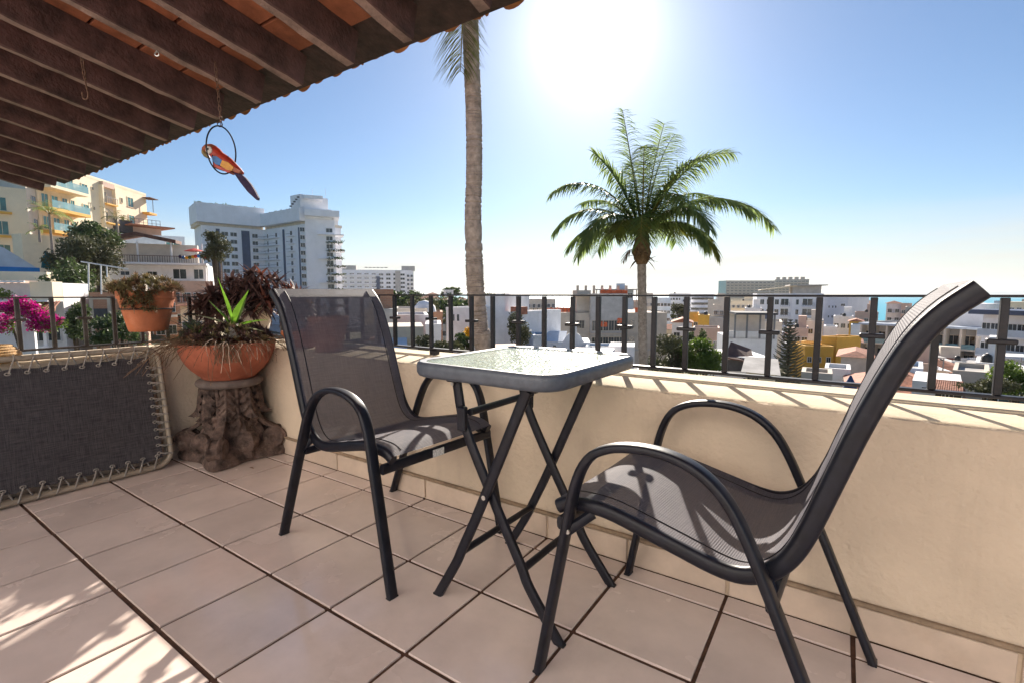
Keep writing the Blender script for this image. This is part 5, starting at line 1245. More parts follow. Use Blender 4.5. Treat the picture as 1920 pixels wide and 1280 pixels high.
# ---- the white hotel tower: two wings meeting in a hollow corner
def hotel():
    pL, pC, pR, pE = (375, 195), (500, 211), (577, 193), (632, 197)
    e0 = px(375, 380, 195); zt = e0[2]; fh = 2.98
    zb = -16.0
    e = wempty('hotel', rdz(e0[0], 195, zb), 'white hotel tower with dark vertical strips and planted terraces, on the left horizon', 'hotel')
    def P(uv): return Vector((bear(uv[0]) * uv[1], uv[1], 0))
    A, C, R_, E_ = P(pL), P(pC), P(pR), P(pE)
    def W3(p, z): return rdz(p.x, p.y, z)
    def wing(a, b, z0, z1, dep, m, nm, out=0.0):
        t = (b - a).normalized(); nrm = Vector((t.y, -t.x, 0))          # towards the viewer
        a2, b2 = a + nrm * out, b + nrm * out; q = [a2, b2, b2 - nrm * dep, a2 - nrm * dep]
        vs = [W3(p, z0) for p in q] + [W3(p, z1) for p in q]
        return MB().add(vs, [(0, 1, 5, 4), (1, 2, 6, 5), (2, 3, 7, 6), (3, 0, 4, 7), (4, 5, 6, 7), (3, 2, 1, 0)]).build(nm, m, e)
    zw = zt - 9.0
    wing(A.lerp(C, .07), C, zb, zw + .5, 16, 'w_hotel', 'left_wing'); wing(C, R_, zb, zw + .5, 16, 'w_hotel', 'right_wing'); wing(R_, E_, zb, zw + 2.6, 20, 'w_hotel', 'end_block')
    wing(A, C, zw + 1.6, zt, 17, 'w_hotel', 'crown_band', 2.2); wing(C, R_, zw + 1.6, zt - 2.4, 17, 'w_hotel', 'crown_band', 2.2)
    wing(A.lerp(C, .02), C, zw + .5, zw + 1.6, 16, 'w_beige', 'crown_recess', -.6); wing(C, R_, zw + .5, zw + 1.6, 16, 'w_beige', 'crown_recess', -.6)
    a = C.lerp(R_, .78); wing(a, R_, zt - 2.6, zt + 2.6, 12, 'w_hotel', 'lift_tower', 1.6)
    wing(R_ , R_.lerp(E_, .62), zt + 1.0, zt + 2.3, 12, 'w_hotel', 'roof_canopy', 1.5)
    wing(R_, R_.lerp(E_, .9), zw + 2.6, zt - 2.6, 15, 'w_hotel', 'penthouse', .6)
    wing(R_, E_ + (E_ - R_) * .16, zt - 5.6, zt - 3.2, 15, 'w_hotel', 'crown_band', 2.6)
    yaw = lambda a, b: YAW + math.atan2(b.y - a.y, b.x - a.x)
    def winon(a, b, q, z, w, h, pane='pane'):
        t = (b - a).normalized(); nrm = Vector((t.y, -t.x, 0)); p = a.lerp(b, q) + nrm * .02
        return inst('window', win_mesh(pane, 'w_white'), e, W3(p, z), (0, 0, yaw(a, b)), (w, 1.6, h))
    def strip(a, b, q, w):
        t = (b - a).normalized(); nrm = Vector((t.y, -t.x, 0)); p = a.lerp(b, q)
        wing(p - t * w / 2, p + t * w / 2, zb, zw - .5, .3, 'w_navy', 'glass_strip', .25)
    strip(A, C, .30, 1.3); strip(A, C, .71, 3.0); strip(C, R_, .50, 1.2); strip(C, R_, .86, .7)
    for i in range(13):
        z = zw - 2.3 - fh * i
        for q in (.40, .53): winon(A, C, q, z, 2.6, 1.7)
        winon(A, C, .855, z, 2.3, 1.7)
        if i < 2: winon(A, C, .16, z, .9, .9)
        for q, w in ((.10, 1.0), (.32, 1.5), (.68, 1.6)): winon(C, R_, q, z, w, 1.8)
        winon(R_, E_, .06 - .16, z + .6, 1.8, 1.7)
        # balconies in the hollow corner and on the right wing
        t = (C - A).normalized(); nA = Vector((t.y, -t.x, 0)); t2 = (R_ - C).normalized(); nC = Vector((t2.y, -t2.x, 0))
        for (a, b, o) in ((A.lerp(C, .80), C, 1.3), (C, C.lerp(R_, .40), 1.3), (C.lerp(R_, .60), C.lerp(R_, .76), 1.0)):
            bo = wing(a, b, z - 1.35, z - 1.15, 1.3, 'w_hotel', 'balcony', o)
            wing(a, b, z - .40, z - .28, .08, 'rail_far', 'balcony_rail', o).parent = bo; bo.children[0].location = (0, 0, 0)
        # planted terraces on the sea side
        if i < 11:
            s = Vector((E_.x, E_.y, 0)); tt = (E_ - R_).normalized(); ln = (5.2, 4.4, 5.6, 4.2, 6.5, 5.0)[i % 6]
            zz = z - .9 - .15 * i
            wing(E_ - tt * (2.2 if i % 3 else 6.5), E_ + tt * ln * .62, zz - .25, zz + .1, 9, 'w_hotel', 'sea_terrace', 1.6)
            c = E_ + tt * 1.2
            winon(R_, E_, .80, zz + 1.6, 2.6, 1.7)
            if i: cloud_mesh('terrace_plants', [(tuple(W3(E_ + tt * x_ + Vector((0, -2.0, 0)), zz + .25 + random.uniform(-.5, .2))), (1.5, 1.2, .55)) for x_ in (-2, -.5, .8, 2.0, 3.0)], 130, .38, 40 + i, 'leaf_tree' if i % 2 else 'leaf_olive', parent=e)
    # crown windows, stair, roof garden
    t = (C - A).normalized()
    winon(A, C, .145, zt - 3.2, 2.8, 1.3, 'pane').location += rdz(0, -2.25, 0); winon(A, C, .265, zt - 3.3, 1.0, 1.5).location += rdz(0, -2.25, 0)
    cloud_mesh('roof_garden', [(tuple(W3(A.lerp(C, q) + Vector((0, 1.0, 0)), zt + .1)), (1.3, 1, random.uniform(.35, .9))) for q in [.0, .05, .1, .2, .27, .33, .4, .47, .5, .55, .62, .66, .73, .79, .84, .9]], 700, .35, 77, 'leaf_tree', parent=e)
    cloud_mesh('roof_garden', [(tuple(W3(C.lerp(R_, q) + Vector((0, .2, 0)), zt - 2.1)), (1.4, 1, .5)) for q in (.2, .35, .5, .62, .72)], 300, .35, 78, 'leaf_olive', parent=e)
    MB().box(W3(C.lerp(R_, .52) + Vector((0, -1.6, 0)), zt - 3.0), (7, .4, 1.0), rz=yaw(C, R_)).build('roof_trellis', 'w_conc', e)
    for k in range(5): MB().box(W3(R_ + Vector((-4.3 + .75 * k, -2.2, 0)), zt - 2.2 + .85 * k), (.8, .4, .5), rz=YAW).build('stair_flight', 'w_dark', e)
    for q, hh in ((.72, 2.2), (.28, 1.8)): MB().tube([W3(R_.lerp(E_, q), zt + 2), W3(R_.lerp(E_, q), zt + 2 + hh * 1.6)], .06, .06, 5).build('mast', 'w_white', e)
hotel()

# ---- second, farther hotel
e, W, Z = bld('hotel', 'long white slab hotel of many storeys beyond the planted hotel tower', 640, 762, 507, 330, 338, 14, 'w_hotel', 13, 9, 3.2, 1.5, 2.85, top=1.2, frame='w_hotel')
for x0_, w_ in ((.02, 9), (.93, 9)): MB().box((W * x0_ + w_ / 2, 5, Z + 1.7), (w_, 8, 3.2)).build('roof_house', 'w_grey', e)
for k in range(6): MB().box((W * .38 + 2.6 * k, 4, Z + 2.2), (2.0, 5, .25)).build('roof_trellis', 'w_dark', e)
MB().box((W * .56, -.3, Z / 2 - 2), (2.6, .8, Z - 4)).build('dark_strip', 'w_navy', e); MB().box((W * .87, -.35, Z / 2), (3.4, 1.0, Z)).build('stair_core', 'w_grey', e)
for i in range(12): addbal(e, .5, W * .54, Z - 3.6 - 2.85 * i, 1.2, 'w_hotel', 'w_hotel', .8, True)
e, W, Z = bld('hotel', 'narrow sea end block of the long slab hotel with stacked balconies', 762, 776, 508, 338, 340, 14, 'w_hotel', 12, 2, 1.6, 1.6, 2.85, top=2.0, bal=1.2)

# ---- middle: from the brick end wall to the construction site
bld('brick_building', 'red brick end wall of a building just right of the left chair back', 700, 737, 553, 34, dp=6, m='brick_wall', cat='building')
bld('concrete_house', 'dark stained concrete block under the brick end wall', 700, 736, 590, 33, dp=3, m='w_grey')
e, W, Z = bld('house', 'low beige house with a small white dome window right of the brick wall', 738, 800, 586, 46, dp=7, m='w_beige', fl=1, cols=3, ww=1.4, wh=1.0)
MB().lathe([(1.1, 0), (1.0, .5), (.6, .95), (.0001, 1.1)], (W * .95, 1.5, Z), 14).build('dome', 'w_white', e, True)
bld('house', 'white flat roofed house beside the railing, left of the near palm', 736, 802, 600, 38, dp=6, fl=1, cols=2, ww=.8, wh=.8)
e, W, Z = bld('shed', 'grey concrete shed with lean-to sheets below the white house', 722, 793, 613, 27, dp=4, m='w_conc', roof='none')
v = [(-.4, -1.2, Z - 1.1), (W * .55, -1.2, Z - 1.1), (W * .55, 0, Z - .6), (-.4, 0, Z - .6)]; v += [(a, b, c - .06) for a, b, c in v]
MB().add(v, [(0, 1, 2, 3), (7, 6, 5, 4), (0, 4, 5, 1), (1, 5, 6, 2), (2, 6, 7, 3), (3, 7, 4, 0)]).build('lean_to', 'w_ltblue', e)
bld('house', 'small unplastered brick house between the white houses left of the palm', 808, 829, 592, 52, dp=6, m='brick_wall')
e, W, Z = bld('house', 'narrow white house with arched porch and flowers left of the blank wall', 797, 826, 618, 34, dp=5, fl=1, cols=2, ww=.8, wh=1.4, top=.6)
e, W, Z = bld('building', 'tall blank white end wall behind the near palm trunk', 836, 900, 582, 62, 60, 14, 'w_white', 0)
for k in (.22, .36): addwin(e, W * k, Z - .9, .35, .9, 'pane', 'w_white')
bld('building', 'higher blank white block to the right of the near palm trunk', 900, 946, 560, 64, 63, 14, 'w_white', 0)
e, W, Z = bld('building', 'lower blank white wing with a red box on its roof, left of the construction site', 946, 968, 590, 63, 62, 12, 'w_white', 0)
MB().box((W * .7, 1.5, Z + .5), (1.6, 1.6, 1.0)).build('roof_box', 'roof_red', e)
for k, (u0, u1, vt, d, m_, lb) in enumerate(((788, 826, 560, 120, 'w_white', 'white villa with red roof trim below the horizon, left of three'), (828, 850, 563, 125, 'w_white', 'white villa with red roof trim below the horizon, middle of three'), (850, 878, 563, 130, 'w_beige', 'beige villa with long tiled roof just left of the near palm trunk'))):
    bld('villa', lb, u0, u1, vt, d, dp=8, m=m_, fl=3, cols=3, ww=1.3, wh=1.3, roof='hip', bal=1.0)
bld('villa', 'pale villa with dark low roof standing on the horizon left of the near palm', 800, 822, 553, 150, dp=8, m='w_beige', fl=2, cols=3, roof='hip')
bld('villa', 'white rooftop house among trees on the horizon left of the near palm', 832, 850, 546, 155, dp=8, fl=2, cols=2)
bld('building', 'grey white building on the horizon behind the near palm trunk', 914, 946, 553, 170, dp=10, m='w_ltblue', fl=3, cols=3)
bld('house', 'brick coloured upper storey between blank wall and construction site', 946, 966, 565, 110, dp=8, m='w_pink', fl=1, cols=2)
bld('building', 'long beige apartment block under the sun glitter on the sea', 968, 1042, 563, 190, 200, 12, 'w_beige', 4, 8, 1.3, 1.4, 2.6, bal=1.0)
def construction():
    e, W, Z = bld('construction_site', 'grey concrete building under construction with orange safety nets, right of centre', 993, 1252, 587, 84, 90, 16, 'w_conc', 0, roof='none')
    MB().box((W * .56, -.4, Z - 1.8), (W * .26, .9, Z - 1)).build('frame_bay', 'w_grey', e)
    for i in range(5):
        z = Z - 2.2 - 2.9 * i
        for q in (.46, .50, .54, .58, .62, .66): addwin(e, W * q, z, 1.0, 1.9, 'pane', 'w_ltblue' if i > 1 else 'w_conc', y=-.88)
        MB().box((W * .56, -.9, z - 1.4), (W * .27, 1.4, .25)).build('slab', 'w_conc', e)
        for q in (.335, .375, .74): addwin(e, W * q, z + .2, 1.0, 1.5, 'pane', 'w_conc')
        if i in (1, 3): MB().box((W * .2, -.06, z - 1.5), (W * .36, .14, .3)).build('floor_band', 'w_grey', e); MB().box((W * .86, -.06, z - 1.5), (W * .26, .14, .3)).build('floor_band', 'w_grey', e)
    # the open upper floors
    for q in (.36, .42, .48, .54, .60, .66, .72):
        MB().box((W * q, 2, Z + 1.5), (.5, .5, 3.2)).build('column', 'w_conc', e)
        MB().box((W * q, 2, Z + 4.0), (.4, .4, 1.6)).build('column', 'w_conc', e)
    MB().box((W * .54, 3.5, Z + 3.0), (W * .40, 8, .3)).build('slab', 'w_conc', e)
    MB().box((W * .40, 3.2, Z + 2.0), (W * .10, 4, 3.9)).build('lift_core', 'w_conc', e); MB().box((W * .70, 3.2, Z + 2.0), (W * .05, 3, 3.9)).build('stair_core', 'w_conc', e)
    for (q, w_, z) in ((.10, .13, .5), (.20, .10, .55), (.52, .16, 3.7), (.62, .10, 3.6), (.78, .05, .5), (.49, .06, -1.9), (.62, .05, -1.3)):
        b = MB(); k = 10; rs = random.Random(int(q * 100))
        b.grid([[Vector((W * q + W * w_ * i / k, -.95 if z < 0 else 1.3, Z + z - .5)) for i in range(k + 1)], [Vector((W * q + W * w_ * i / k, (-.95 if z < 0 else 1.3) + rs.uniform(-.1, .1), Z + z + .35 + rs.uniform(-.12, .12))) for i in range(k + 1)]])
        b.build('safety_net', 'net_orange', e)
    for k in range(10): MB().box((W * (.03 + .03 * k), .3, Z + .4), (.08, .08, .9)).build('parapet_post', 'w_dark', e)
construction()
e, W, Z = bld('building', 'grey rooftop pavilion with wide flat roof standing above the railing right of the glitter', 1124, 1188, 544, 150, dp=10, m='w_ltblue', fl=1, cols=5, ww=1.5, wh=1.6, roof='none', top=.2)
MB().box((W / 2, 4, Z + .15), (W + 2.8, 13, .3)).build('roof_slab', 'w_grey', e); MB().box((W * .62, 3, Z + 1.1), (2.6, 3, 1.8)).build('lift_house', 'w_ltblue', e)
for x in (-.8, W + .8): MB().box((x, -1.5, Z / 2), (.3, .3, Z)).build('column', 'w_conc', e)
# chapel
e, W, Z = bld('chapel', 'small white chapel with stepped bell gable in front of the construction site', 1012, 1108, 640, 66, dp=6, m='w_white', fl=0, roof='none')
MB().add([(0, 0, Z), (W * .5, 0, Z), (W * .55, 3, Z + 1.2), (W * .06, 3, Z + 1.2), (W * .1, 6, Z + .2), (W * .5, 6, Z + .2)], [(0, 1, 2, 3), (3, 2, 5, 4)]).build('roof', 'w_ltblue', e)
gx = W * .67
MB().add([(gx - 1.6, -.05, Z - .3), (gx + 1.6, -.05, Z - .3), (gx + .9, -.05, Z + .9), (gx + .45, -.05, Z + 1.2), (gx + .45, -.05, Z + 2.2), (gx, -.05, Z + 2.9), (gx - .45, -.05, Z + 2.2), (gx - .45, -.05, Z + 1.2), (gx - .9, -.05, Z + .9)] + [(gx - 1.6, .4, Z - .3), (gx + 1.6, .4, Z - .3), (gx + .9, .4, Z + .9), (gx + .45, .4, Z + 1.2), (gx + .45, .4, Z + 2.2), (gx, .4, Z + 2.9), (gx - .45, .4, Z + 2.2), (gx - .45, .4, Z + 1.2), (gx - .9, .4, Z + .9)],
         [tuple(range(9)), tuple(range(17, 8, -1))] + [(i, 9 + i, 9 + (i + 1) % 9, (i + 1) % 9) for i in range(9)]).build('bell_gable', 'w_white', e)
addwin(e, gx + .6, Z - 1.0, 1.5, .9, 'pane', 'w_white'); addwin(e, W * .3, Z - .6, .4, .3, 'pane', 'w_white')
bld('house', 'low light blue house in front of the chapel', 1000, 1020, 634, 60, dp=5, m='w_ltblue', fl=0)
bld('house', 'pale house with shutters at the foot of the construction site', 1100, 1165, 655, 62, dp=5, m='w_ltblue', fl=1, cols=5, ww=.7, wh=1.2)
# ---- right: hotels and roofs
e, W, Z = bld('hotel', 'white striped hotel with long dark window bands behind the thin palm', 1295, 1340, 553, 260, dp=14, m='w_hotel', top=.8)
for i in range(9): MB().box((W / 2, -.2, Z - 2.0 - 2.7 * i), (W - 1, .5, 1.1)).build('window_band', 'pane', e)
bld('hotel', 'white block with small windows left of the striped hotel', 1255, 1296, 552, 250, dp=12, m='w_hotel', fl=8, cols=7, ww=1.2, wh=1.2, fh=2.8, tank=2)
bld('building', 'pale blue rooftop block right of the thin palm', 1226, 1258, 560, 200, dp=10, m='w_ltblue', fl=3, cols=5)
bld('building', 'grey lilac block with blank side beside the striped hotel', 1342, 1352, 556, 230, dp=10, m='w_hotel', fl=6, cols=2, fh=2.8)
bld('building', 'pinkish grey building with red brick edge left of the beige slab', 1328, 1364, 564, 170, dp=10, m='w_beige', side='r', fl=5, cols=0, hut=1)
bld('house', 'ochre yellow house with stacked balconies right of the thin palm', 1311, 1332, 594, 110, dp=6, m='w_yellow', fl=3, cols=2, ww=1.0, wh=1.2, bal=.8, tank=1)
bld('house', 'orange topped house left of the ochre yellow house', 1290, 1312, 589, 118, dp=6, m='w_orange', fl=2, cols=2, ww=1.0, wh=1.2)
bld('house', 'white gabled house below the orange topped house', 1262, 1300, 604, 92, dp=7, m='w_white', fl=1, cols=2, roof='gable')
bld('house', 'small pink house with flat roof below the ochre yellow house', 1302, 1352, 618, 85, dp=6, m='w_pink', fl=1, cols=4, ww=.8)
e, W, Z = bld('apartment_block', 'huge beige stepped apartment block by the sea, above the railing', 1361, 1452, 527, 520, 540, 20, 'w_beige', 15, 12, 3.0, 1.6, 2.9, frame='w_beige', bal=1.4, solid=True, rail='w_beige')
e, W, Z = bld('apartment_block', 'right half of the huge beige block with roof trellis', 1452, 1516, 525, 545, 548, 20, 'w_beige', 15, 9, 3.0, 1.6, 2.9, frame='w_beige', bal=1.4, solid=True, rail='w_beige')
for k in range(5): MB().box((W * (.1 + .18 * k), 5, Z + 1.5), (4, 6, 3)).build('roof_house', 'w_beige', e)
def white_tower():
    e, W, Z = bld('apartment_tower', 'white apartment tower with dark balconies and canopy roof, right of centre', 1420, 1545, 553, 150, 152, 16, 'w_hotel', 0)
    for i in range(7):
        z = Z - 2.2 - 3.05 * i
        for q, w_ in ((.08, 1.3), (.18, 1.0), (.24, 1.0), (.31, 1.2), (.61, 1.2)): addwin(e, W * q, z, w_, 1.7, 'pane', 'w_white')
        for a, b in ((.36, .50), (.68, .86)):
            addwin(e, W * (a + b) / 2, z, (b - a) * W * .9, 2.1, 'pane', 'w_white'); addbal(e, W * a, W * b, z - 1.4, 1.1, 'w_hotel', 'w_dark', 1.0)
    for q in (.56, .93): MB().box((W * q, -.35, Z / 2), (1.2, .7, Z)).build('pier', 'w_hotel', e)
    v = [(W * .05, -1, Z + 1.4), (W * .6, -1, Z + 2.6), (W * .6, 9, Z + 2.6), (W * .05, 9, Z + 1.4)]; v += [(a, b, c + .25) for a, b, c in v]
    MB().add(v, [(3, 2, 1, 0), (4, 5, 6, 7), (0, 1, 5, 4), (1, 2, 6, 5), (2, 3, 7, 6), (3, 0, 4, 7)]).build('roof_canopy', 'w_cream', e)
    MB().box((W * .75, 4, Z + 1.4), (W * .42, 8, 2.6)).build('penthouse', 'w_grey', e); MB().box((W * .76, 3.5, Z + 2.9), (W * .55, 11, .3)).build('penthouse_roof', 'w_grey', e)
    for k in range(3): MB().tube([(W * (.2 + .3 * k), 2, Z), (W * (.2 + .3 * k), 2, Z + 1.8 + .6 * k)], .1, .1, 6).build('canopy_post', 'w_white', e)
white_tower()
e, W, Z = bld('apartment_tower', 'blank white right part of the apartment tower with a few small windows', 1545, 1592, 557, 151, 149, 16, 'w_hotel', 0)
for i in range(4):
    addwin(e, W * .8, Z - 2.4 - 3 * i, 1.2, .8, 'pane', 'w_hotel') if i < 2 else None
    for q in (.25, .4, .52): addwin(e, W * q, Z - 3.0 - 3 * i, .4, .7, 'pane', 'w_hotel')
bld('house', 'slate blue block at the foot of the white apartment tower', 1424, 1446, 588, 100, dp=6, m='w_navy')
e, W, Z = bld('house', 'white house with open roof terrace and grey canopy left of the conifer', 1368, 1462, 632, 58, 59, 8, 'w_white', 0, roof='none')
MB().box((W * .5, 1.2, Z + 2.9), (W * .82, 6, .25)).build('canopy', 'w_dark', e)
for q in (.12, .36, .62, .9): MB().box((W * q, -.6, Z + 1.4), (.18, .18, 2.9)).build('post', 'rail_far', e)
MB().box((W * .5, 4, Z + 1.4), (W * .8, .3, 2.8)).build('back_wall', 'w_beige', e); MB().box((W * .5, .1, Z + .3), (W, .2, .9)).build('terrace_wall', 'w_white', e)
bld('house', 'beige block behind the open roof terrace house', 1402, 1470, 607, 72, dp=8, m='w_beige')
bld('house', 'white cube house with one window above the open roof terrace', 1382, 1412, 594, 88, dp=7, m='w_white', fl=1, cols=1)
e, W, Z = bld('house', 'white house with dark hipped porch roof left of the conifer', 1362, 1450, 668, 42, 43, 6, 'w_white', 0, roof='none')
v = [(.0, -.5, Z - .1), (W * .62, -.5, Z - .5), (W * .8, 2.5, Z + .3), (W * .3, 2.2, Z + 1.0)]; v += [(a, b, c + .12) for a, b, c in v]
MB().add(v, [(3, 2, 1, 0), (4, 5, 6, 7), (0, 1, 5, 4), (1, 2, 6, 5), (2, 3, 7, 6), (3, 0, 4, 7)]).build('porch_roof', 'roof_brown', e)
MB().box((W * .3, -.02, Z - .75), (W * .5, .06, 1.0)).build('porch_opening', 'w_dark', e); MB().box((W * .72, -.04, Z - .6), (W * .22, .10, .8)).build('brick_panel', 'roof_red', e)
for q in (.22, .5): addwin(e, W * q, Z - 2.2, .5, .8, 'pane', 'w_white')
e, W, Z = bld('house', 'low cream house with lean-to roof beside the conifer', 1406, 1462, 694, 33, dp=4, m='w_cream', fl=0, roof='none')
MB().add([(-.3, -.6, Z), (W + .3, -.6, Z - .1), (W + .2, 3.5, Z + .5), (-.2, 3.5, Z + .6)], [(0, 1, 2, 3)]).build('roof', 'roof_grey', e)
for q in (.12, .24, .36): addwin(e, W * q, Z - .5, .28, .25, 'pane', 'w_cream')
e, W, Z = bld('house', 'bright yellow house with white framed windows right of the conifer', 1516, 1570, 653, 64, 65, 6, 'w_yellow', 2, 3, .55, .75, 1.9, top=.5)
bld('house', 'tall yellow upper storey of the bright yellow house', 1546, 1575, 635, 67, 66, 5, 'w_yellow', 0)
bld('house', 'low yellow wing at the right end of the bright yellow house', 1570, 1590, 652, 66, 70, 5, 'w_yellow', 0)
bld('house', 'white cube rooftop behind the bright yellow house', 1549, 1574, 616, 82, dp=5, m='w_white', fl=1, cols=1, ww=.6, wh=.6)
bld('house', 'low house with terracotta roof behind the yellow house', 1575, 1620, 640, 85, dp=8, m='w_beige', fl=1, cols=3, roof='hip')
bld('house', 'dark red flat house right of the yellow upper storey', 1573, 1590, 636, 75, dp=5, m='roof_red')
bld('house', 'white house with arched awning below the yellow house', 1556, 1604, 697, 40, dp=3.5, m='w_white')
bld('house', 'grey block wall house at the foot of the conifer', 1512, 1570, 706, 33, dp=2.5, m='w_conc')
bld('warehouse', 'low dark barrel roofed shed right of the yellow house', 1585, 1640, 667, 55, dp=8, m='w_grey', roof='hip', cat='shed')
bld('building', 'brownish apartment building behind the railing right of the white tower', 1594, 1642, 566, 165, dp=10, m='w_pink', fl=5, cols=4, bal=.9)
bld('building', 'cream villa with striped balconies in front of the sea', 1664, 1692, 569, 170, dp=8, m='w_white', fl=3, cols=2, bal=1.0, roof='hip')
bld('building', 'small brick red tower beside the cream villa', 1692, 1712, 571, 165, dp=6, m='w_pink', fl=2, cols=2)
bld('house', 'orange tented house between white tower and concrete hotel', 1596, 1622, 602, 110, dp=6, m='w_orange', roof='gable')
bld('house', 'pale blue house behind the concrete hotel', 1600, 1628, 612, 105, dp=6, m='w_ltblue', fl=2, cols=2)
def concrete_hotel():
    e, W, Z = bld('concrete_hotel', 'grey concrete frame hotel with deep empty balcony bays behind the right chair', 1628, 1848, 607, 92, 88, 12, 'w_grey', 0)
    n = 8; fh = 3.2
    for i in range(4):
        z = Z - .4 - fh * (i + 1)
        MB().box((W / 2, -1.0, z), (W, 2.0, .28)).build('slab', 'w_beige', e)
        for k in range(n):
            x = W * (k + .5) / n
            addwin(e, x - .4, z + 1.3, 1.5, 2.1, 'pane', 'w_beige'); addwin(e, x + W / n * .32, z + 1.5, .8, 1.2, 'pane', 'w_beige')
            MB().box((x, -1.9, z + .55), (W / n - .4, .08, .8)).build('balcony_panel', 'w_pink' if i == 1 else 'pane_rail', e)
    for k in range(n + 1): MB().box((W * k / n, -1.0, Z / 2), (.28, 2.05, Z)).build('fin_wall', 'w_beige', e)
    MB().box((W / 2, -1.0, Z + .1), (W + .8, 2.4, .4)).build('roof_slab', 'w_ltblue', e)
    MB().box((W * .83, 6, Z + 2.2), (W * .30, 8, 4.0)).build('roof_block', 'w_white', e)
concrete_hotel()
e, W, Z = bld('apartment_building', 'pale blue apartment building with continuous balconies at the right picture edge', 1848, 2010, 588, 74, 70, 10, 'w_hotel', 5, 9, 1.3, 1.9, 3.0, top=.8, bal=1.2, rail='w_ltblue', solid=True)
MB().box((W / 2, 2, Z + .3), (W + .6, 9, .7)).build('roof_edge', 'w_navy', e)
bld('building', 'beachfront pavilion with flat roof behind the apartment building at right', 1880, 1935, 566, 160, dp=8, m='w_cream', fl=1, cols=4, roof='none')
e, W, Z = bld('house', 'white house with small tiled porch roof below the concrete hotel', 1724, 1820, 712, 30, dp=5, m='w_white', fl=0, roof='none')
pr = MB().add([(W * .4, -1.2, Z - .35), (W + .2, -1.2, Z - .35), (W, .2, Z + .1), (W * .45, .2, Z + .1)], [(0, 1, 2, 3)]).build('porch_roof', 'roof_red', e)
for k in range(14): MB().tube([(W * .42 + W * .58 * k / 13, -1.22, Z - .30), (W * .46 + W * .54 * k / 13, .2, Z + .15)], .06, .04, 5).build('roof_tile', 'roof_red', pr, True)
addwin(e, W * .3, Z - .5, .5, .3, 'pane', 'w_white'); addwin(e, W * .62, Z - 1.0, .7, .8, 'pane', 'w_white'); addwin(e, W * .85, Z - 1.0, .8, .8, 'pane', 'w_white')
bld('house', 'pale house with sheet roof left of the tiled porch house', 1700, 1742, 697, 36, dp=5, m='w_ltblue')
bld('house', 'brick coloured flat house under the concrete hotel', 1690, 1760, 684, 46, dp=7, m='w_pink', hut=1)
bld('house', 'white house with rooftop hut and water tank below the pale blue apartments', 1842, 1885, 686, 44, dp=6, m='w_white', fl=1, cols=2, hut=1, tank=1)
bld('house', 'grey flat house at lower right behind the railing', 1800, 1870, 702, 36, dp=6, m='w_conc')
parasol(1595, 706, 30, 1.6, 2.4, 'navy_cloth', 'folded navy parasol below the yellow house', True)
for (u0, u1, vt, d_, m_, nf, lb) in ((706, 742, 563, 150, 'w_beige', 6, 'beige block of flats above the brick end wall'), (772, 806, 566, 170, 'w_white', 5, 'white block of flats among the trees left of the villas'), (868, 904, 566, 180, 'w_beige', 5, 'beige block of flats half behind the near palm trunk'), (920, 962, 562, 210, 'w_hotel', 5, 'off white block of flats right of the near palm trunk'), (1196, 1228, 562, 190, 'w_beige', 6, 'beige block of flats half behind the coconut palm trunk'),
                                     (1262, 1290, 568, 170, 'w_white', 6, 'white block of flats left of the ochre yellow house'), (1338, 1372, 574, 140, 'w_beige', 6, 'beige block of flats between ochre yellow house and beige slab'), (1372, 1418, 566, 200, 'w_cream', 6, 'cream block of flats below the huge beige slab'), (1398, 1430, 580, 130, 'w_white', 5, 'white block of flats at the left foot of the white tower'), (1500, 1548, 604, 105, 'w_beige', 3, 'beige flats behind the conifer top'),
                                     (1566, 1604, 596, 120, 'w_white', 4, 'white flats at the right foot of the white tower'), (1606, 1650, 588, 135, 'w_pink', 4, 'pink brown flats left of the cream villa'), (1700, 1760, 578, 140, 'w_beige', 4, 'beige flats behind the concrete hotel roof'), (1790, 1850, 570, 150, 'w_white', 4, 'white flats behind the right chair top'), (1480, 1520, 618, 95, 'w_pink', 3, 'low pink flats behind the conifer')):
    bld('apartment_block', lb, u0, u1, vt, d_, dp=9, m=m_, fl=nf, cols=max(3, int((u1 - u0) / FPX * d_ / 2.0)), ww=1.0, wh=1.2, fh=2.75, top=.5, bal=.8 if nf > 4 else None, tank=1, hut=1)
# roofs in between that only fill the view: colours and places by chance, layered with distance
rs = random.Random(11); PAL = ['w_white', 'w_white', 'w_beige', 'w_beige', 'w_pink', 'w_ltblue', 'w_cream', 'w_grey', 'w_conc', 'w_hotel']
NM = {'w_white': 'white', 'w_beige': 'beige', 'w_pink': 'brick pink', 'w_ltblue': 'pale blue', 'w_cream': 'cream', 'w_grey': 'grey', 'w_hotel': 'off white', 'w_conc': 'concrete', 'w_yellow': 'ochre', 'roof_red': 'brick red'}
lay = [(30, 34, 724, 736, 13, 'nearest row', ((1225, 1360), (1455, 1515), (1500, 1605), (1830, 1960))), (46, 56, 698, 714, 26, 'second row', ((980, 1600),)), (66, 82, 672, 692, 34, 'third row', ((985, 1600),)),
       (96, 124, 628, 654, 46, 'middle distance', ((830, 1255), (1288, 1340), (1500, 1600), (1625, 1860))), (132, 185, 596, 618, 46, 'far town', ((830, 970), (1046, 1112), (1418, 1595), (1625, 1850))), (205, 310, 573, 592, 44, 'rows before the sea', ((1046, 1112), (1640, 1850))), (320, 480, 560, 570, 36, 'shore row', ((1040, 1118), (1590, 1850)))]
LM = [(690, 'left of the near palm'), (870, 'about the near palm trunk'), (960, 'left of the construction'), (1060, 'at the construction'), (1215, 'about the coconut palm'), (1300, 'left of the white tower'), (1430, 'below the white tower'), (1530, 'right of the conifer'), (1640, 'left of the concrete hotel'), (1760, 'behind the right chair back'), (1860, 'at the right picture edge')]
seen = {}
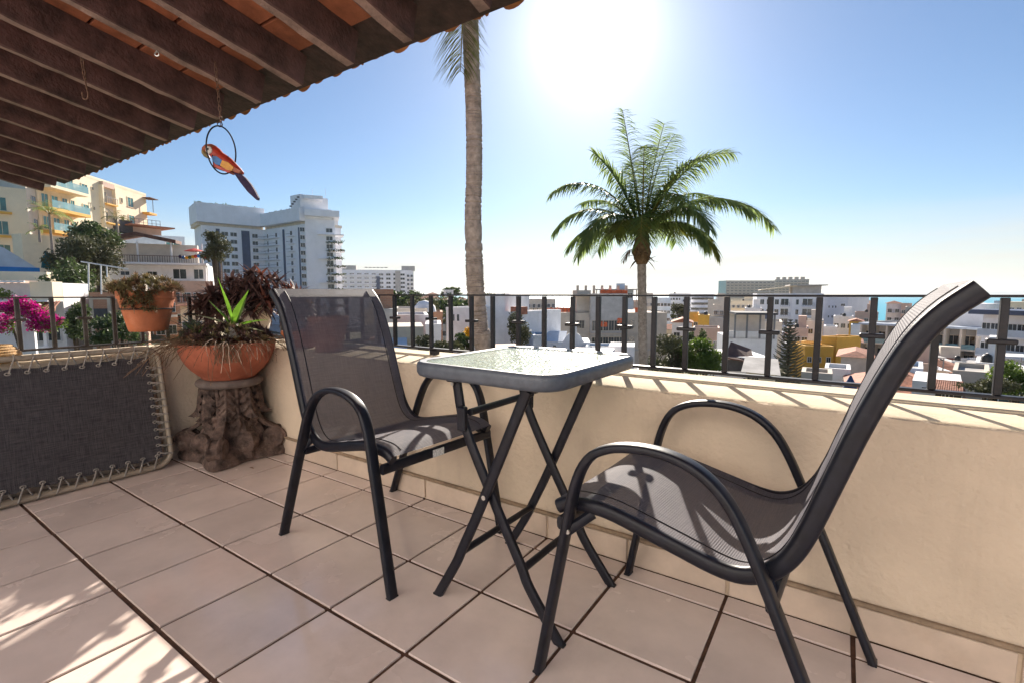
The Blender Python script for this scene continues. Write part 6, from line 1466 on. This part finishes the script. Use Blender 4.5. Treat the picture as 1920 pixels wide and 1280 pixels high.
for (da, db, va, vb_, n_, where, skip) in lay:
    for k in range(n_):
        u = 690 + (1960 - 690) * (k + rs.uniform(.1, .9)) / n_; d = rs.uniform(da, db); w_ = rs.uniform(3.2, 6.2) * (1 + d / 180); du = w_ / d * FPX
        m_ = rs.choice(PAL); rfm = 'hip' if rs.random() < .28 else 'flat'; v_ = rs.uniform(va, vb_); dz = rs.uniform(-1.5, 1.5); dp_ = rs.uniform(5, 8); nc = rs.randint(1, 3); tk = rs.random() < .25 and d < 130; ht = rs.random() < .25
        if any(a < u + du / 2 and u - du / 2 < b for a, b in skip): continue
        lm = [t for x, t in LM if x <= u + 40][-1:] or ['left of the near palm']
        lb = '%s %s house in %s, %s' % (NM[m_], 'tile roofed' if rfm == 'hip' else 'flat roofed', where, lm[0])
        seen[lb] = seen.get(lb, 0) + 1
        if seen[lb] > 1: lb = lb.replace(' house in', ' house, %s from left,' % ('first', 'second', 'third', 'fourth', 'fifth', 'sixth', 'seventh', 'eighth', 'ninth', 'tenth', 'eleventh', 'twelfth')[seen[lb] - 1])
        e, W, Z = bld('town_house', lb, u - du / 2, u + du / 2, v_, d, d + dz, dp_, m_, 3 if d < 220 else 2, nc + 1, .8, 1.0, roof=rfm, group='small houses of the town', tank=1 if tk else 0, hut=1 if ht else 0, cat='house')
        if rfm == 'flat' and d < 200:
            if rs.random() < .45: MB().tube([(W * .25, 1.5, Z), (W * .25, 1.5, Z + rs.uniform(1.5, 3.0))], .035, .035, 4).build('antenna', 'rail_far', e)
            if rs.random() < .4: MB().box((W * rs.uniform(.25, .75), dp_ * .5, Z + .35), (rs.uniform(.7, 1.6), rs.uniform(.6, 1.2), .7)).build('roof_unit', rs.choice(['w_white', 'w_grey', 'roof_red']), e)
            if rs.random() < .3: MB().box((W * .5, dp_ * .35, Z + 1.9), (W * .7, dp_ * .5, .1)).build('roof_awning', rs.choice(['roof_grey', 'roof_red', 'w_white']), e); [MB().box((W * x_, dp_ * y_, Z + .95), (.09, .09, 1.9)).build('awning_post', 'rail_far', e) for x_ in (.18, .82) for y_ in (.13, .57)]

def haze():
    m = bpy.data.materials.new('haze'); m.use_nodes = True; N = m.node_tree.nodes; N.clear()
    o = N.new('ShaderNodeOutputMaterial'); v = N.new('ShaderNodeVolumePrincipled')
    v.inputs['Density'].default_value = .00006; v.inputs['Color'].default_value = (.86, .93, 1.0, 1); v.inputs['Anisotropy'].default_value = .2
    m.node_tree.links.new(v.outputs[0], o.inputs['Volume']); MATS['haze'] = m
    b = MB().box((0, 0, 0), (25000, 25000, 190)).build('haze', 'haze'); b.location = (0, 0, 55); tag(b, kind='stuff')
haze()

# ================================================================== TREES AND PALMS
def tree(name, label, u, v, d, rad, hgt, n, size, leaf, seed, squash=.75, group=None, trunk=True):
    r, _, zc = px(u, v, d); zb = ground(r, d) - .5; rs = random.Random(seed)
    base = rdz(r, d, zb); e = wempty(name, base, label, 'tree', group); c = rdz(r, d, zc); cl = []
    for k in range(14):
        a = rs.uniform(0, 2 * PI); q = math.sqrt(rs.random()) * rad * .72; z = rs.uniform(-.55, .62) * hgt * .5
        cl.append((tuple(c + Vector((math.cos(a) * q, math.sin(a) * q, z))), (rad * rs.uniform(.28, .46), rad * rs.uniform(.28, .46), hgt * rs.uniform(.12, .22))))
    cloud_mesh('crown', cl, n, size, seed, leaf, parent=e)
    tr = MB(); top = c + Vector((0, 0, hgt * .15)); h_ = top.z - zb
    tr.tube([base, base + Vector((.05 * h_, 0, h_ * .35)), base + Vector((.0, .03 * h_, h_ * .7)), top], [min(.24, max(.06, h_ * .028)), min(.18, h_ * .022), min(.13, h_ * .016), min(.07, h_ * .008)], None, 8)
    for k in range(6):
        p = cl[k][0]; tr.tube([base + Vector((0, 0, h_ * rs.uniform(.4, .6))), (base + Vector((0, 0, h_ * .75))).lerp(Vector(p), .5), p], [h_ * .012, h_ * .008, h_ * .004], None, 6)
    tr.build('trunk', 'bark', e, True)
tree('tree', 'big grey green hillside tree below the apartment house', 146, 492, 57, 4.5, 7.4, 5600, .23, 'leaf_olive', 21)
tree('tree', 'dark leafy tree at the top of the hillside thicket', 176, 446, 62, 2.9, 4.2, 3000, .23, 'leaf_tree', 22)
tree('tree', 'dark shaded tree in the gap left of the brick house', 140, 548, 50, 3.0, 8.5, 4000, .22, 'leaf_tree', 23)
tree('tree', 'round dark shrub in front of the brick house', 225, 620, 38, 1.9, 3.0, 3000, .15, 'leaf_tree', 24)
tree('tree', 'dark green tree behind the porch post at left', 138, 605, 42, 1.4, 4.2, 2200, .17, 'leaf_tree', 25)
tree('tree', 'yellow green tree beside the left flank of the white hotel', 402, 460, 66, 2.1, 5.2, 2400, .2, 'leaf_olive', 26)
tree('tree', 'bright green tree below the thin palm, left part of the pair', 1270, 668, 36, 2.3, 3.6, 5200, .13, 'leaf_olive', 27)
tree('tree', 'bright green tree beside the olive tree, right of the thin palm', 1318, 668, 34.5, 1.7, 3.0, 4200, .12, 'leaf_bright', 28)
tree('tree', 'small dark tree behind the bright green pair', 1304, 640, 48, 1.0, 2.6, 1200, .14, 'leaf_tree', 29)
tree('tree', 'leafy tree right of the blank white wing', 975, 618, 58, 1.6, 4.5, 1800, .18, 'leaf_olive', 30)
tree('tree', 'green tree cut by the right picture edge below the apartments', 1905, 712, 26, 1.3, 2.4, 3400, .10, 'leaf_bright', 31)
tree('tree', 'olive shrub at lower right behind the railing', 1850, 725, 25, 1.2, 1.2, 2400, .09, 'leaf_olive', 32)
tree('tree', 'pale green tree in front of the striped hotel', 1276, 588, 140, 3.0, 7, 900, .5, 'leaf_olive', 33)
tree('tree', 'yellow flowered shrub behind the railing left of the near palm trunk', 875, 640, 20, .55, .9, 1500, .07, 'leaf_tree', 34)
tree('tree', 'low shrub at the railing foot left of the near palm trunk', 843, 652, 18, .65, .6, 1400, .07, 'leaf_olive', 35)
tree('tree', 'dry potted shrub beside the concrete shed', 793, 645, 20, .45, .8, 1100, .06, 'leaf_olive', 36)
for k, (u, v, d, rad, h_) in enumerate(((760, 572, 95, 3.2, 6), (800, 585, 85, 4.0, 5), (838, 578, 100, 4.5, 6), (872, 585, 92, 3.5, 6), (895, 575, 110, 4.5, 6), (780, 560, 140, 4, 6), (845, 548, 158, 4.0, 4), (928, 572, 130, 4.5, 7))):
    tree('tree', ('leafy tree of the green slope left of the near palm, number %s from the left' % ('first second third fourth fifth sixth seventh eighth'.split()[[0, 2, 3, 5, 6, 1, 4, 7][k]])).replace('number ', ''), u, v, d, rad, h_, 1100, .42, ('leaf_tree', 'leaf_olive', 'leaf_tree')[k % 3], 50 + k, group='trees on the green slope')
yf = wempty('yellow_flowers', pxw(878, 623, 19.6), 'cluster of yellow flowers left of the near palm trunk', 'flowers')
cloud_mesh('blossoms', [(tuple(pxw(878, 622, 19.6)), (.16, .16, .2))], 260, .05, 9, 'flower_y', parent=yf)

def norfolk():
    r, d, zt = px(1482, 600, 44); zb = ground(r, d) - .5; base = rdz(r, d, zb); top = rdz(r, d, zt); h_ = zt - zb
    e = wempty('conifer', base, 'tall tiered conifer standing in front of the yellow house', 'tree')
    MB().tube([base, base.lerp(top, .5), top], [.16, .09, .02], None, 8).build('trunk', 'bark', e, True)
    rs = random.Random(6); nT = 26
    for k in range(nT):
        q = k / (nT - 1); z = zt - .10 - q * min(6.8, h_ - .5); L_ = .18 + 1.75 * q ** .72; mb = MB()
        for j in range(6):
            a = j * PI / 3 + k * .5 + rs.uniform(-.1, .1); d0 = Vector((math.cos(a), math.sin(a), .30))
            p = rdz(r, d, z); path = [p + d0 * (L_ * t) + Vector((0, 0, -.10 * L_ * math.sin(t * PI) + .12 * L_ * t * t)) for t in (0, .25, .5, .75, 1)]
            mb.tube(path, [.03, .025, .02, .016, .008], None, 5)
            sd = Vector((-math.sin(a), math.cos(a), 0))
            for t in range(12):
                f = .12 + .88 * t / 12; b = p + d0 * (L_ * f) + Vector((0, 0, -.10 * L_ * math.sin(f * PI) + .12 * L_ * f * f))
                for s in (-1, 1): mb.leaf(b, d0 * .55 + sd * s * .8 + Vector((0, 0, .35)), (.36 * (1.1 - .5 * f) * (.5 + .5 * q)), .095, -.5, 3, .3)
        mb.build('branch_whorl', 'leaf_pine', e)
norfolk()

def frond(mb, rb, base, az, el, L_, droop, nl, ll, rs, lw=.035, hang=.5, twist=0.0, dirv=None):
    """feather leaf: rachis curve plus leaflets"""
    d = dirv.normalized() if dirv is not None else Vector((math.cos(az) * math.cos(el), math.sin(az) * math.cos(el), math.sin(el)))
    p = Vector(base); n = 22; P = [p.copy()]; D = [d.copy()]
    for i in range(n):
        d = (d + Vector((0, 0, -droop / n * (0.4 + 1.2 * i / n)))).normalized(); p = p + d * (L_ / n); P.append(p.copy()); D.append(d.copy())
    rb.tube(P, [.030 * (1 - .85 * i / n) * L_ / 3.2 + .002 for i in range(n + 1)], None, 6)
    side0 = D[0].cross(Vector((0, 0, 1)))
    if side0.length < .1: side0 = RH.copy()
    side0.normalize(); side0 = Matrix.Rotation(twist, 3, D[0]) @ side0
    for k in range(nl):
        f = .16 + .84 * (k + rs.random() * .6) / nl; x = f * n; i = min(int(x), n - 1); b = P[i].lerp(P[i + 1], x - i); t = D[i]
        side = (side0 - t * side0.dot(t)).normalized(); up = side.cross(t)
        prof = math.sin(PI * min(1, .12 + .80 * f)) ** .6
        for s in (-1, 1):
            v = side * s * rs.uniform(.75, 1.0) + t * rs.uniform(.55, .85) + up * rs.uniform(-.05, .30) + Vector((0, 0, -.15 * hang))
            mb.leaf(b, v, ll * prof * rs.uniform(.8, 1.1), lw * rs.uniform(.8, 1.15), hang * rs.uniform(.7, 1.5), 4, .35, belly=.3)
def coconut():
    r, d, z0 = px(1203, 478, 13.0); base = rdz(r + .22, d, ground(r, d)); top = rdz(r, d, z0); h_ = top.z - base.z
    e = wempty('coconut_palm', base, 'coconut palm with full green crown against the sky, right of centre', 'palm tree'); rs = random.Random(31)
    path = [base.lerp(top, t) + RH * (.10 * math.sin(t * 2.6) * (1 - t)) for t in [i / 70 for i in range(71)]]
    MB().tube(path, [.135 - .025 * i / 70 + .007 * (i % 2) for i in range(71)], None, 14).build('trunk', 'palm_trunk', e, True)
    mb = MB(); mb.lathe([(.12, -.25), (.19, -.12), (.23, .05), (.20, .25), (.15, .5), (.06, .75)], top, 16, lambda r_, z, a: r_ * (1 + .16 * math.cos(5 * a + z * 9)))
    for k in range(14):
        a = rs.uniform(0, 2 * PI); mb.leaf(top + Vector((math.cos(a) * .16, math.sin(a) * .16, rs.uniform(-.2, .2))), (math.cos(a) * .6, math.sin(a) * .6, rs.uniform(-.5, .9)), .35, .10, .5, 4)
    mb.build('crown_shaft', 'palm_fibre', e, True)
    c = top + Vector((0, 0, .50))
    # (sideways, ahead, up, length, droop)
    F_ = [(-.62, -.1, 1.05, 3.05, 2.0), (-.78, .1, .85, 2.7, 2.4), (-.62, -.35, .72, 2.4, 2.6), (-.14, .1, 1.0, 3.35, .25), (.20, .15, 1.0, 3.1, 1.25), (.42, -.1, 1.0, 3.1, 1.5), (.62, .2, .95, 3.0, 1.8), (.74, -.15, .82, 3.1, 1.9), (.85, .0, .78, 3.95, 1.95), (.85, -.3, .50, 2.2, 2.0),
          (-.34, .2, 1.0, 2.7, .9), (-.45, .5, .9, 2.5, 1.5), (.15, -.8, 1.0, 2.5, 2.0), (.48, -.7, .9, 2.4, 2.2), (-.25, -.9, .8, 2.2, 2.3), (.3, .8, .8, 2.4, 1.9), (-.4, .8, .7, 2.3, 2.1), (.06, -.25, 1.0, 2.7, .9), (.55, .6, .7, 2.4, 2.0), (-.78, .45, .6, 2.2, 2.2), (.02, .5, 1.0, 2.8, .7), (.3, -.4, 1.0, 2.6, 1.5), (-.12, -.45, 1.0, 2.7, 1.6), (.6, -.5, .55, 2.0, 2.1), (-.45, -.6, .55, 1.9, 2.1), (-.9, -.1, .5, 2.2, 2.0)]
    for k, (a, b, u_, L_, dr) in enumerate(F_):
        m1, m2 = MB(), MB(); frond(m1, m2, c, 0, 0, L_, dr * rs.uniform(.88, 1.12), 78, .80, rs, .047, .85, rs.uniform(-.5, .5), RH * a + FH * b + Vector((0, 0, u_)))
        f = m1.build('frond', 'leaf_palm_y' if k in (9, 24) else 'leaf_palm', e, True); m2.build('rachis', 'rachis', f, True)
    m1, m2 = MB(), MB(); frond(m1, m2, top + Vector((0, 0, .1)), 0, 0, .8, 2.6, 16, .3, rs, .03, .8, 0, RH * -.6 - FH * .3 + Vector((0, 0, .3)))
    f = m1.build('dead_frond', 'leaf_dry', e, True); m2.build('rachis', 'leaf_dry', f, True)
coconut()
def tall_palm():
    D_ = 6.4
    pts = [(906, 700), (902, 640), (898, 600), (892, 545), (889, 480), (887, 400), (889, 330), (889, 250), (887, 180), (884, 110), (882, 40), (881, -40), (880, -140), (879, -230)]
    P = [pxw(u, v, D_) for u, v in pts]; r0, _, z0 = px(906, 700, D_); base = rdz(r0 + .04, D_, ground(r0, D_))
    path = smooth_path([base] + P, 14); n = len(path); rs = random.Random(14)
    e = wempty('palm_tree', base, 'tall bare ringed palm trunk close behind the railing, crown out of view', 'palm tree')
    W_ = []
    acc = 0
    for i, p in enumerate(path):
        if i: acc += (p - path[i - 1]).length
        ph = (acc / .062) % 1.0
        W_.append(.121 - .014 * i / n + .0045 * ph + rs.uniform(-.0015, .0015) - (.003 if ph < .18 else 0) + .012 * math.exp(-((i - .16 * n) / (.08 * n)) ** 2))
    # finer rings
    fine = []; Wf = []
    for i in range(n - 1):
        for k in range(3):
            t = k / 3; fine.append(path[i].lerp(path[i + 1], t)); a = sum(((fine[j] - fine[j - 1]).length for j in range(max(1, len(fine) - 1), len(fine))), 0)
    acc = 0
    for j, p in enumerate(fine):
        if j: acc += (p - fine[j - 1]).length
        q = j / len(fine); ph = (acc / (.066 + .012 * math.sin(acc * 3))) % 1.0
        Wf.append(.104 - .012 * q + .010 * ph - (.004 if ph < .2 else 0) + rs.uniform(-.0015, .0015) + .011 * math.exp(-((q - .30) / .10) ** 2))
    MB().tube(fine, Wf, None, 24).build('trunk', 'palm_trunk', e, True)
    top = path[-1]
    for k in range(10):
        a = k * 2.4 + .5; m1, m2 = MB(), MB(); frond(m1, m2, top, a, rs.uniform(.2, 1.1), 2.6, 1.6, 40, .55, rs, .035, .6)
        f = m1.build('frond', 'leaf_palm', e, True); m2.build('rachis', 'rachis', f, True)
    # the one old frond that hangs down beside the trunk
    st = pxw(872, -70, D_ + .06); m1, m2 = MB(), MB(); frond(m1, m2, st, 0, 0, 1.45, .12, 58, .62, rs, .030, .55, .15, Vector((0, 0, -1)) - FH * .22 - RH * .03)
    f = m1.build('frond', 'leaf_palm_y', e, True); m2.build('rachis', 'rachis', f, True)
tall_palm()
def small_palm(u, v, d, label, n, L_, leaf, seed, h_=None):
    c = pxw(u, v, d); rs = random.Random(seed); r, _, _ = px(u, v, d); zb = c.z - (h_ or 3.0); base = Vector((c.x, c.y, zb))
    e = wempty('small_palm', base, label, 'palm tree')
    MB().tube([base, base.lerp(c, .5), c], [.16, .13, .12], None, 8).build('trunk', 'palm_trunk', e, True)
    for k in range(n):
        m1, m2 = MB(), MB(); frond(m1, m2, c, k * 2.4, rs.uniform(.15, 1.2), L_ * rs.uniform(.8, 1.1), 1.7, 22, L_ * .26, rs, .05, .6)
        f = m1.build('frond', leaf, e); m2.build('rachis', 'rachis', f)
small_palm(92, 402, 64, 'date palm in front of the cream apartment house', 15, 2.9, 'leaf_palm', 61, 5.0)
small_palm(218, 412, 66, 'sunlit yellow palm above the hillside thicket', 11, 2.2, 'leaf_palm_y', 62)
small_palm(73, 432, 63, 'low green palm beside the date palm on the retaining wall', 10, 1.6, 'leaf_palm', 63, 1.5)
small_palm(1287, 580, 120, 'small sunlit palm top in front of the striped hotel', 10, 2.6, 'leaf_olive', 64, 8)
small_palm(413, 458, 70, 'small yellow topped palm before the hotel facade', 10, 1.3, 'leaf_palm_y', 65, 6)
